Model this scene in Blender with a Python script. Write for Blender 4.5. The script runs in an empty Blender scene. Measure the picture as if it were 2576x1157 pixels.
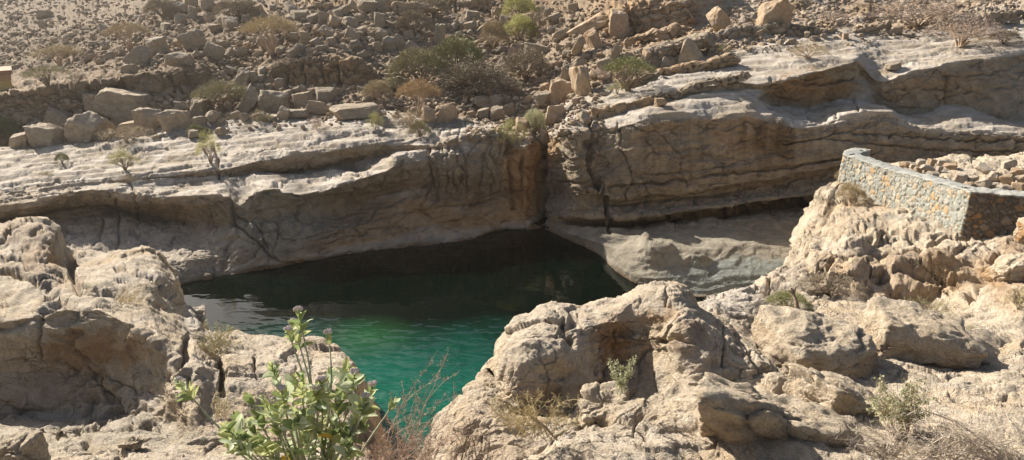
import bpy, math, random, time
T0 = time.time()
import numpy as np
from mathutils import Vector, Matrix
random.seed(7); RNG = np.random.default_rng(11)
C = bpy.context.scene.collection
F = 1874.0; CX = 1288.0; CY = 578.5; PITCH = math.radians(20.0); CAMZ = 12.0
SP, CP = math.sin(PITCH), math.cos(PITCH)

# ---------------------------------------------------------------- projection helpers (photo frame 2576 x 1157)
def unproj(px, py, Y):
    u = -(py - CY) / F
    dx = (px - CX) / F; dy = CP + u * SP; dz = -SP + u * CP
    t = Y / dy
    return np.stack([dx * t, Y + 0 * dx, CAMZ + dz * t], -1)
def y_for_z(py, z):
    u = -(py - CY) / F
    return (z - CAMZ) / (-SP + u * CP) * (CP + u * SP)
def proj(P):
    x, y, z = P[..., 0], P[..., 1], P[..., 2] - CAMZ
    d = y * CP - z * SP; up = y * SP + z * CP
    return CX + F * x / d, CY - F * up / d, d

# ---------------------------------------------------------------- numpy noise
def _h(ix, iy, iz, s):
    h = (ix.astype(np.uint32) * np.uint32(374761393)) ^ (iy.astype(np.uint32) * np.uint32(668265263)) ^ (iz.astype(np.uint32) * np.uint32(2147483647)) ^ np.uint32((s * 1274126177) & 0xffffffff)
    h = (h ^ (h >> np.uint32(13))) * np.uint32(1274126177)
    h = (h ^ (h >> np.uint32(16))) * np.uint32(2246822519)
    return h ^ (h >> np.uint32(15))
_G = RNG.normal(size=(256, 3)); _G /= np.linalg.norm(_G, axis=1)[:, None]
def _perlin(P, s):
    If = np.floor(P); f = (P - If).astype(np.float32); I = If.astype(np.int32)
    w = f * f * f * (f * (f * 6 - 15) + 10)
    out = np.zeros(len(P), np.float32)
    for dx in (0, 1):
        wx = w[:, 0] if dx else 1 - w[:, 0]
        for dy in (0, 1):
            wy = (w[:, 1] if dy else 1 - w[:, 1]) * wx
            for dz in (0, 1):
                wz = w[:, 2] if dz else 1 - w[:, 2]
                k = (_h(I[:, 0] + dx, I[:, 1] + dy, I[:, 2] + dz, s) & np.uint32(255))
                out += wy * wz * (_GX[k] * (f[:, 0] - dx) + _GY[k] * (f[:, 1] - dy) + _GZ[k] * (f[:, 2] - dz))
    return out * np.float32(1.5)
_GX, _GY, _GZ = [np.ascontiguousarray(_G[:, i]).astype(np.float32) for i in range(3)]
CHUNK = 65536
def chunked(fn, P, *a):
    if len(P) <= CHUNK: return fn(P, *a)
    r = [fn(P[i:i + CHUNK], *a) for i in range(0, len(P), CHUNK)]
    if isinstance(r[0], tuple): return tuple(np.concatenate(c) for c in zip(*r))
    return np.concatenate(r)
def perlin(P, s=0):
    return chunked(_perlin, np.asarray(P, dtype=np.float64), s)
def fbm(P, o=4, s=0, lac=2.03, gain=.5):
    a = 1; r = 0; Q = np.array(P, dtype=np.float64)
    for k in range(o):
        r = r + a * perlin(Q, s + k * 17); Q = Q * lac + 11.3; a *= gain
    return r
def ridged(P, o=4, s=0):
    a = 1; r = 0; Q = np.array(P, dtype=np.float64)
    for k in range(o):
        r = r + a * (1 - 2 * np.abs(perlin(Q, s + k * 17))); Q = Q * 2.07 + 5.1; a *= .5
    return r
def _voronoi(P, s, jit):
    If = np.floor(P); f = (P - If).astype(np.float32); I = If.astype(np.int32)
    n = len(P); f1 = np.full(n, 9., np.float32); f2 = np.full(n, 9., np.float32); cid = np.zeros(n, np.float32)
    q = np.float32(1 / 1023.); j = np.float32(jit)
    for dx in (-1, 0, 1):
        for dy in (-1, 0, 1):
            for dz in (-1, 0, 1):
                h = _h(I[:, 0] + dx, I[:, 1] + dy, I[:, 2] + dz, s)
                r0 = (h & np.uint32(1023)).astype(np.float32) * q; r1 = ((h >> np.uint32(10)) & np.uint32(1023)).astype(np.float32) * q; r2 = ((h >> np.uint32(20)) & np.uint32(1023)).astype(np.float32) * q
                d = (dx + .5 + (r0 - .5) * j - f[:, 0]) ** 2 + (dy + .5 + (r1 - .5) * j - f[:, 1]) ** 2 + (dz + .5 + (r2 - .5) * j - f[:, 2]) ** 2
                m = d < f1
                f2 = np.where(m, f1, np.minimum(f2, d)); f1 = np.where(m, d, f1); cid = np.where(m, r0 * np.float32(.7) + r2 * np.float32(.3), cid)
    return np.sqrt(f1), np.sqrt(f2), cid
def voronoi(P, s=0, jit=.95):
    """F1, F2 and the random value of the nearest cell"""
    return chunked(_voronoi, np.asarray(P, dtype=np.float64), s, jit)
def _facet(P, s):
    If = np.floor(P); f = (P - If).astype(np.float32); I = If.astype(np.int32)
    f1 = np.full(len(P), 9., np.float32); f2 = f1.copy(); tl = np.zeros(len(P), np.float32)
    q = np.float32(1 / 1023.)
    for dx in (-1, 0, 1):
        for dy in (-1, 0, 1):
            for dz in (-1, 0, 1):
                h = _h(I[:, 0] + dx, I[:, 1] + dy, I[:, 2] + dz, s)
                r0 = (h & np.uint32(1023)).astype(np.float32) * q; r1 = ((h >> np.uint32(10)) & np.uint32(1023)).astype(np.float32) * q; r2 = ((h >> np.uint32(20)) & np.uint32(1023)).astype(np.float32) * q
                ax = f[:, 0] - (dx + r0); ay = f[:, 1] - (dy + r1); az = f[:, 2] - (dz + r2)
                d = ax * ax + ay * ay + az * az; m = d < f1
                t = (r1 * 2 - 1) * ax + (r2 * 2 - 1) * ay + (r0 * 2 - 1) * az + (np.mod(r0 * 7 + r2 * 5, 1) - .5) * .5
                f2 = np.where(m, f1, np.minimum(f2, d)); f1 = np.where(m, d, f1); tl = np.where(m, t, tl)
    return tl, np.sqrt(f2) - np.sqrt(f1)
def facet(P, s=0):
    """flat tilted facets with sharp edges: (height, distance to edge)"""
    return chunked(_facet, np.asarray(P, dtype=np.float64), s)
def sstep(a, b, x):
    t = np.clip((x - a) / (b - a), 0, 1); return t * t * (3 - 2 * t)
def gsmooth(A, sig, axis):
    if sig <= 0: return A
    r = int(sig * 2.5) + 1
    k = np.exp(-.5 * (np.arange(-r, r + 1) / sig) ** 2); k /= k.sum()
    pad = [(0, 0)] * A.ndim; pad[axis] = (r, r)
    B = np.pad(A, pad, mode='reflect', reflect_type='odd'); out = 0
    n = A.shape[axis]
    for i, w in enumerate(k):
        sl = [slice(None)] * A.ndim; sl[axis] = slice(i, i + n)
        out = out + w * B[tuple(sl)]
    return out

# ---------------------------------------------------------------- linking helpers
def newmesh(name, V, Fq=None, Ft=None, mat=None, smooth=True):
    me = bpy.data.meshes.new(name)
    V = np.asarray(V, dtype=np.float32)
    quads = np.zeros((0, 4), np.int32) if Fq is None else np.asarray(Fq, np.int32).reshape(-1, 4)
    tris = np.zeros((0, 3), np.int32) if Ft is None else np.asarray(Ft, np.int32).reshape(-1, 3)
    me.vertices.add(len(V)); me.vertices.foreach_set('co', V.ravel())
    me.loops.add(quads.size + tris.size)
    me.loops.foreach_set('vertex_index', np.concatenate([quads.ravel(), tris.ravel()]))
    me.polygons.add(len(quads) + len(tris))
    st = np.concatenate([np.arange(len(quads)) * 4, quads.size + np.arange(len(tris)) * 3]).astype(np.int32)
    me.polygons.foreach_set('loop_start', st)
    me.polygons.foreach_set('use_smooth', np.full(len(quads) + len(tris), smooth))
    me.update(calc_edges=True)
    if mat: me.materials.append(mat)
    return me
def link(name, data, parent=None, loc=None):
    o = bpy.data.objects.new(name, data); C.objects.link(o)
    if parent is not None: o.parent = parent
    if loc is not None: o.location = loc
    return o
def tag(o, label=None, cat=None, group=None, kind=None):
    if label: o['label'] = label
    if cat: o['category'] = cat
    if group: o['group'] = group
    if kind: o['kind'] = kind
    return o
def clone(o, parent=None):
    c = o.copy(); C.objects.link(c)
    if parent is not None: c.parent = parent
    for ch in list(o.children): clone(ch, c)
    return c

# ---------------------------------------------------------------- materials
class NT:
    def __init__(s, name):
        s.m = bpy.data.materials.new(name); s.m.use_nodes = True; s.t = s.m.node_tree; s.t.nodes.clear()
    def n(s, typ, **kw):
        nd = s.t.nodes.new(typ)
        for k, v in kw.items():
            if k == 'ins':
                for kk, vv in v.items():
                    if hasattr(vv, 'links') or isinstance(vv, bpy.types.NodeSocket): s.t.links.new(vv, nd.inputs[kk])
                    else: nd.inputs[kk].default_value = vv
            else: setattr(nd, k, v)
        return nd
    def mix(s, fac, a, b, mode='MIX'):
        nd = s.t.nodes.new('ShaderNodeMix'); nd.data_type = 'RGBA'; nd.blend_type = mode
        for i, v in ((0, fac), (6, a), (7, b)):
            if isinstance(v, bpy.types.NodeSocket): s.t.links.new(v, nd.inputs[i])
            elif i == 0: nd.inputs[0].default_value = v
            else: nd.inputs[i].default_value = (*v, 1)
        return nd.outputs[2]
    def math(s, op, a, b=0., c=None, clamp=False):
        nd = s.t.nodes.new('ShaderNodeMath'); nd.operation = op; nd.use_clamp = clamp
        for i, v in enumerate((a, b) if c is None else (a, b, c)):
            if isinstance(v, bpy.types.NodeSocket): s.t.links.new(v, nd.inputs[i])
            else: nd.inputs[i].default_value = v
        return nd.outputs[0]
    def ramp(s, x, a, b, ca=0., cb=1.):
        nd = s.t.nodes.new('ShaderNodeMapRange'); nd.clamp = True
        s.t.links.new(x, nd.inputs[0])
        for i, v in ((1, a), (2, b), (3, ca), (4, cb)): nd.inputs[i].default_value = v
        return nd.outputs[0]
    def noise(s, co, scale, detail=5, rough=.55, dist=0.):
        nd = s.n('ShaderNodeTexNoise', ins={'Vector': co, 'Scale': scale, 'Detail': detail, 'Roughness': rough, 'Distortion': dist})
        return nd
def rock_mat(name, light, dark, warm, sc=1., bump=.03, use_tint=True, crack=.5, rnd=False, pit=1., dust=None):
    t = NT(name)
    tc = t.n('ShaderNodeTexCoord').outputs['Object']
    if rnd:
        oi = t.n('ShaderNodeObjectInfo').outputs['Random']
        off = t.n('ShaderNodeCombineXYZ', ins={0: t.math('MULTIPLY', oi, 37.), 1: t.math('MULTIPLY', oi, 91.), 2: t.math('MULTIPLY', oi, 53.)}).outputs[0]
        tc = t.n('ShaderNodeVectorMath', operation='ADD', ins={0: tc, 1: off}).outputs[0]
    big = t.noise(tc, .45 * sc, 4, .6, .4).outputs[0]
    mid = t.noise(tc, 2.6 * sc, 8, .62, .3).outputs[0]
    fine = t.noise(tc, 17. * sc, 8, .7).outputs[0]
    col = t.mix(t.ramp(mid, .36, .64), dark, light)
    col = t.mix(t.math('MULTIPLY', t.ramp(big, .5, .72), .65), col, warm)
    grey = (light[0] * .72, light[1] * .78, light[2] * .88)
    g2 = t.noise(tc, 1.1 * sc, 6, .65, .6).outputs[0]
    col = t.mix(t.math('MULTIPLY', t.ramp(g2, .5, .7), .55), col, grey)
    col = t.mix(1., col, t.n('ShaderNodeCombineColor', ins={0: t.ramp(fine, .25, .75, .66, 1.26), 1: t.ramp(fine, .25, .75, .65, 1.26), 2: t.ramp(fine, .25, .75, .62, 1.26)}).outputs[0], 'MULTIPLY')
    # dirt-filled joints
    wv = t.n('ShaderNodeVectorMath', operation='SCALE', ins={0: t.noise(tc, 1.7 * sc, 4).outputs[1], 'Scale': .55 / sc}).outputs[0]
    wc = t.n('ShaderNodeVectorMath', operation='ADD', ins={0: tc, 1: wv}).outputs[0]
    st = t.n('ShaderNodeVectorMath', operation='MULTIPLY', ins={0: wc, 1: (1., 1., 2.1)}).outputs[0]
    vo = t.n('ShaderNodeTexVoronoi', feature='DISTANCE_TO_EDGE', ins={'Vector': st, 'Scale': 1.5 * sc}).outputs['Distance']
    vo2 = t.n('ShaderNodeTexVoronoi', feature='DISTANCE_TO_EDGE', ins={'Vector': st, 'Scale': 4.6 * sc}).outputs['Distance']
    cm = t.ramp(t.noise(tc, .9 * sc, 3).outputs[0], .5, .62)
    c1 = t.math('MULTIPLY', t.math('MULTIPLY', t.ramp(vo, .004, .045, 1., 0.), cm), t.ramp(fine, .3, .6))
    c2 = t.math('MULTIPLY', t.ramp(vo2, .0, .075, 1., 0.), t.ramp(g2, .52, .66))
    cr = t.math('MAXIMUM', c1, t.math('MULTIPLY', c2, .7))
    if use_tint:
        at = t.n('ShaderNodeAttribute', attribute_name='tint')
        sep = t.n('ShaderNodeSeparateColor', ins={0: at.outputs['Color']})
        col = t.mix(sep.outputs[0], col, t.mix(t.ramp(mid, .35, .65), (.30, .155, .06), (.40, .25, .12)))
        col = t.mix(sep.outputs[1], col, t.mix(t.ramp(mid, .35, .65), (.15, .165, .145), (.23, .24, .215)))
        col = t.mix(sep.outputs[2], col, t.mix(t.ramp(mid, .35, .65), (.10, .062, .03), (.17, .11, .06)))
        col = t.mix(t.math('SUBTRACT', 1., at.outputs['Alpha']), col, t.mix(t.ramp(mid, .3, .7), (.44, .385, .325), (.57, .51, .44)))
    col = t.mix(t.math('MULTIPLY', cr, crack), col, (.06, .045, .03))
    pv = t.n('ShaderNodeTexVoronoi', ins={'Vector': wc, 'Scale': 13. * sc}).outputs['Distance']
    h = t.math('ADD', t.math('MULTIPLY', mid, .9), t.math('MULTIPLY', fine, .75))
    h = t.math('SUBTRACT', h, t.math('MULTIPLY', cr, .5 * crack))
    h = t.math('SUBTRACT', h, t.math('MULTIPLY', t.math('MULTIPLY', t.ramp(pv, .0, .35, 1., 0.), t.ramp(big, .4, .6)), .25 * pit))
    f2 = t.noise(tc, 60. * sc, 4, .7).outputs[0]
    h = t.math('ADD', h, t.math('MULTIPLY', f2, .12))
    bp = t.n('ShaderNodeBump', ins={'Strength': 1., 'Distance': bump, 'Height': h}).outputs[0]
    b = t.n('ShaderNodeBsdfPrincipled', ins={'Base Color': col, 'Roughness': .93, 'Normal': bp, 'Specular IOR Level': .25})
    t.n('ShaderNodeOutputMaterial', ins={0: b.outputs[0]})
    return t.m
def simple_mat(name, a, b, scale=8., rough=.8, bump=0., trans=0., rnd=.0):
    t = NT(name)
    tc = t.n('ShaderNodeTexCoord').outputs['Object']
    nz = t.noise(tc, scale, 5, .6).outputs[0]
    col = t.mix(t.ramp(nz, .35, .65), a, b)
    if rnd:
        oi = t.n('ShaderNodeObjectInfo').outputs['Random']
        k = t.ramp(oi, 0., 1., 1 - rnd, 1 + rnd)
        col = t.mix(1., col, t.n('ShaderNodeCombineColor', ins={0: k, 1: k, 2: k}).outputs[0], 'MULTIPLY')
    ins = {'Base Color': col, 'Roughness': rough, 'Specular IOR Level': .3}
    if bump:
        ins['Normal'] = t.n('ShaderNodeBump', ins={'Strength': 1., 'Distance': bump, 'Height': nz}).outputs[0]
    p = t.n('ShaderNodeBsdfPrincipled', ins=ins).outputs[0]
    if trans:
        tr = t.n('ShaderNodeBsdfTranslucent', ins={'Color': col}).outputs[0]
        p = t.n('ShaderNodeMixShader', ins={0: trans, 1: p, 2: tr}).outputs[0]
    t.n('ShaderNodeOutputMaterial', ins={0: p})
    return t.m
M = {}
M['shelf'] = rock_mat('pale_limestone', (.375, .305, .222), (.235, .185, .13), (.335, .245, .15), .8, .10, crack=.7)  # base darkened to deepen shade on cliff faces; tint alpha keeps tops pale
M['near'] = rock_mat('weathered_limestone', (.63, .53, .405), (.44, .355, .255), (.52, .37, .215), 1.7, .085, crack=.75)
M['hill'] = rock_mat('brown_scree', (.31, .235, .16), (.18, .135, .09), (.30, .20, .115), .9, .05)
M['boulder'] = rock_mat('hillside_boulder', (.41, .335, .25), (.25, .20, .145), (.37, .265, .165), 1.6, .03, False, .35, True)
M['warmboulder'] = rock_mat('warm_boulder', (.47, .36, .25), (.33, .235, .15), (.40, .23, .11), 1.6, .03, False, .35, True)
M['nearboulder'] = rock_mat('near_boulder', (.58, .50, .40), (.43, .355, .27), (.48, .34, .20), 2.4, .035, True, .5, False)
M['paleboulder'] = rock_mat('pale_broken_stone', (.55, .47, .38), (.38, .31, .235), (.48, .34, .23), 1.8, .03, False, .3, True)
M['rubblemat'] = rock_mat('rubble_stone', (.43, .34, .245), (.26, .20, .14), (.40, .28, .18), 2.5, .02, False, .2)

# ---------------------------------------------------------------- sheets of terrain
ZB_X0, ZB_Y0, ZB_S = -500., -300., 4.
ZBW, ZBH = 900, 450
ZB = np.full((ZBH, ZBW), 1e9)
def zb_add(P):
    px, py, d = proj(P.reshape(-1, 3))
    ok = (d > .3)
    ix = ((px - ZB_X0) / ZB_S); iy = ((py - ZB_Y0) / ZB_S)
    for ox in (0, .5):
        for oy in (0, .5):
            a = (ix + ox).astype(int); b = (iy + oy).astype(int)
            m = ok & (a >= 0) & (a < ZBW) & (b >= 0) & (b < ZBH)
            np.minimum.at(ZB, (b[m], a[m]), d[m])
def ground_at(px, py):
    a = min(max(int((px - ZB_X0) / ZB_S), 1), ZBW - 2); b = min(max(int((py - ZB_Y0) / ZB_S), 1), ZBH - 2)
    w = ZB[b - 1:b + 2, a - 1:a + 2]; w = w[w < 1e8]
    d = float(np.median(w)) if len(w) else 30.
    u = -(py - CY) / F
    return Vector(((px - CX) / F * d, (CP + u * SP) * d, CAMZ + (-SP + u * CP) * d)), d

def row_eval(row, X):
    r = sorted(row, key=lambda q: q[0])
    a = np.array([q[0] for q in r], float); b = np.array([q[1] for q in r], float)
    c = np.array([(y_for_z(q[1], float(q[2][1:])) if isinstance(q[2], str) else q[2]) for q in r], float)
    return np.interp(X, a, b), np.interp(X, a, c)
def seg_dist(px, py, pts):
    d = np.full(px.shape, 1e9)
    for (x0, y0), (x1, y1) in zip(pts[:-1], pts[1:]):
        vx, vy = x1 - x0, y1 - y0
        t = np.clip(((px - x0) * vx + (py - y0) * vy) / (vx * vx + vy * vy + 1e-9), 0, 1)
        d = np.minimum(d, np.hypot(px - x0 - t * vx, py - y0 - t * vy))
    return d
def sheet(name, rows, X0, X1, dpx, dpy, sig, dispf, mat, tintf=None, cracks=(), blobs=(), zb=True, jogs=True):
    xs_ = [np.arange(X0, -60, dpx * 4)] if X0 < -60 else []
    xs_ += [np.arange(max(X0, -60), min(X1, 2640), dpx)]
    xs_ += [np.arange(2640, X1 + 1, dpx * 4)] if X1 > 2640 else [[X1]]
    X = np.concatenate(xs_)
    py, Y = zip(*[row_eval(r, X) for r in rows])
    py = [gsmooth(p, 3., 0) for p in py]; Y = [gsmooth(p, 4., 0) for p in Y]
    Pc = [unproj(X, a, b) for a, b in zip(py, Y)]
    vis = (X > -60) & (X < 2640)
    if not vis.any(): vis[:] = True
    parts = []
    for i in range(len(rows) - 1):
        dimg = np.percentile(np.abs(py[i + 1] - py[i])[vis], 85)
        dw = np.percentile(np.linalg.norm(Pc[i + 1] - Pc[i], axis=1)[vis], 85) / np.median(Y[i]) * F
        if np.median(py[i][vis]) > 1190 or np.median(py[i + 1][vis]) < -20: dimg, dw = dimg / 5, dw / 5
        k = int(max(2, min(max(dimg / dpy, dw / (dpy * 4.)), 260)))
        t = (np.arange(k) / k)[:, None, None]
        parts.append(Pc[i][None] * (1 - t) + Pc[i + 1][None] * t)
    parts.append(Pc[-1][None])
    G = np.concatenate(parts, 0)
    G = gsmooth(gsmooth(G, sig[0], 0), sig[1], 1)
    dv = np.gradient(G, axis=0); du = np.gradient(G, axis=1)
    N = np.cross(du, dv); N /= np.linalg.norm(N, axis=2)[..., None] + 1e-12
    # normals towards the camera side
    view = np.array([0, 0, CAMZ]) - G
    if np.mean(np.sum(N * view, 2)) < 0: N = -N
    flip = np.mean(np.sum(np.cross(du, dv) * N, 2)) < 0
    shp = G.shape[:2]
    Pf = G.reshape(-1, 3); Nf = N.reshape(-1, 3)
    gx, gy, gd = proj(Pf)
    wx = gx + 7 * perlin(np.stack([gx / 23, gy / 23, gx * 0 + 1.5], -1), 5) + 3 * perlin(np.stack([gx / 8, gy / 8, gx * 0 + 2.5], -1), 6)
    wy = gy + 7 * perlin(np.stack([gx / 23, gy / 23, gx * 0 + 7.5], -1), 8) + 3 * perlin(np.stack([gx / 8, gy / 8, gx * 0 + 8.5], -1), 9)
    for pts, wid, dep in cracks:
        d = seg_dist(wx, wy, pts)
        Pf = Pf - Nf * (dep * np.exp(-(d / wid) ** 2))[:, None]
    for bx, by, rx, ry, amp in blobs:
        e = np.exp(-(((wx - bx) / rx) ** 2 + ((wy - by) / ry) ** 2) ** 1.5)
        Pf = Pf + Nf * (amp * e)[:, None]
    out = dispf(Pf, Nf, gx, gy); print(name, shp, round(time.time() - T0, 1))
    tint = tintf(gx, gy, Pf, Nf) if tintf else None
    idx = np.arange(shp[0] * shp[1]).reshape(shp)
    a, b, c, d_ = idx[:-1, :-1], idx[:-1, 1:], idx[1:, 1:], idx[1:, :-1]
    q = np.stack([a, b, c, d_] if not flip else [a, d_, c, b], -1).reshape(-1, 4)
    me = newmesh(name, out, q, None, mat, True)
    if tint is not None:
        at = me.attributes.new('tint', 'FLOAT_COLOR', 'POINT')
        at.data.foreach_set('color', np.clip(tint, 0, 1).astype(np.float32).ravel())
    o = link(name, me)
    if zb: zb_add(out)
    return tag(o, kind='structure')

BED = np.array([-.10, .06, 1.]); BED /= np.linalg.norm(BED)
def rock_disp(P, N, amp=1., scale=1., terrace=.0, tstep=.35, blocks=.0, bscale=(1.2, 1.2, .7), rough=1., strata=.0, seed=0, pits=0., crease=.03, fac=0.):
    Q = P / scale
    W = Q + .35 * np.stack([fbm(Q * .9, 2, seed + 1), fbm(Q * .9 + 9, 2, seed + 2), fbm(Q * .9 + 17, 2, seed + 3)], -1)
    d = amp * .16 * fbm(Q * .45, 3, seed + 4) + amp * crease * (ridged(W * 1.5, 3, seed + 6) - .7)
    h = W @ BED
    if strata:
        hq = np.stack([P[:, 0] * .12, P[:, 1] * .12, h * 2.6 * scale / tstep * .35], -1)
        d = d + strata * fbm(hq, 3, seed + 30)
        hq2 = np.stack([P[:, 0] * .3, P[:, 1] * .3, h * 7. * scale / tstep * .35], -1)
        d = d + strata * .4 * (np.abs(perlin(hq2, seed + 31)) ** .5 - .5)
    if blocks:
        B = W * scale / np.array(bscale)
        f1, f2, cid = voronoi(B, seed + 40)
        e = f2 - f1
        d = d + blocks * ((cid - .5) * .9 - .9 * np.exp(-(e / .09) ** 2))
    d = d + rough * (.020 * fbm(Q * 5., 3, seed + 50) + .010 * (ridged(Q * 13., 2, seed + 60) - .7))
    d = d + rough * .007 * fbm(Q * 34., 2, seed + 65)
    if fac:
        K = P * np.array([1., 1., 1.5]) + .22 * np.stack([fbm(P * 1.6, 2, seed + 21), fbm(P * 1.6 + 9, 2, seed + 22), fbm(P * 1.6 + 17, 2, seed + 23)], -1)
        m_ = sstep(-.25, .25, fbm(P * .9 + 31, 2, seed + 24))
        for fs, fa in ((.6, .24), (1.6, .10), (4.4, .035)):
            t_, e_ = facet(K * fs, seed + int(fs * 10))
            d = d + fac * fa * (.5 * t_ - .8 * np.exp(-(e_ / .04) ** 2) * m_) / scale
    if pits:
        f1, f2, cid = voronoi(Q * np.array([3.2, 3.2, 4.4]) + 3, seed + 70)
        d = d - pits * np.maximum(0, .42 - f1) * (cid > .45)
    out = P + N * (d * scale)[:, None]
    if terrace:
        hh = (P @ BED) + .22 * scale * fbm(Q * np.array([.5, .5, .5]), 3, seed + 80)
        for st_, am in ((tstep, terrace), (tstep * .37, terrace * .6)):
            k = np.floor(hh / st_); f = hh / st_ - k
            g = sstep(.30, .70, f) if st_ == tstep else sstep(.25, .75, f)
            dz = (k + g) * st_ - hh
            up = sstep(.5, .85, N[:, 2])
            out = out + BED * (dz * am * up)[:, None]
    return out

def shelf_top(P, N, seed, steps=(.22, .085), jt=1., ta=.62):
    """weathered bedding planes: long low steps along the strike, jointed across"""
    A = P * np.array([.42, 1.15, 1.]) + .3 * np.stack([fbm(P * .7, 2, seed), fbm(P * .7 + 5, 2, seed + 1), P[:, 0] * 0], -1)
    z = .20 * fbm(A * .8, 3, seed + 2) + .025 * fbm(A * 5., 3, seed + 3)
    out = P + np.stack([z * 0, z * 0, z], -1)
    for st_, am, k0 in ((steps[0], .8, .40), (steps[1], .6, .34)):
        hh = P @ BED * 1.25 + z * 1.6 + .05 * fbm(A * 2.2, 3, seed + 4)
        k = np.floor(hh / st_); f = hh / st_ - k
        out = out + BED * (((k + sstep(k0, 1 - k0, f)) * st_ - hh) * am * ta * sstep(.5, .8, N[:, 2]))[:, None]
    f1, f2, cid = voronoi(A * np.array([3.4, 2.0, 1.6]), seed + 5)
    jm = jt * sstep(-.1, .3, fbm(P * .5 + 40, 2, seed + 8))
    out = out + N * (.05 * jt * (cid - .5) - .06 * jm * np.exp(-((f2 - f1) / .06) ** 2) + .012 * fbm(P * 9, 3, seed + 7) + (.62 - ta) * .13 * fbm(P * np.array([1.6, 2.6, 3.]), 4, seed + 9))[:, None]
    return out
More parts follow.
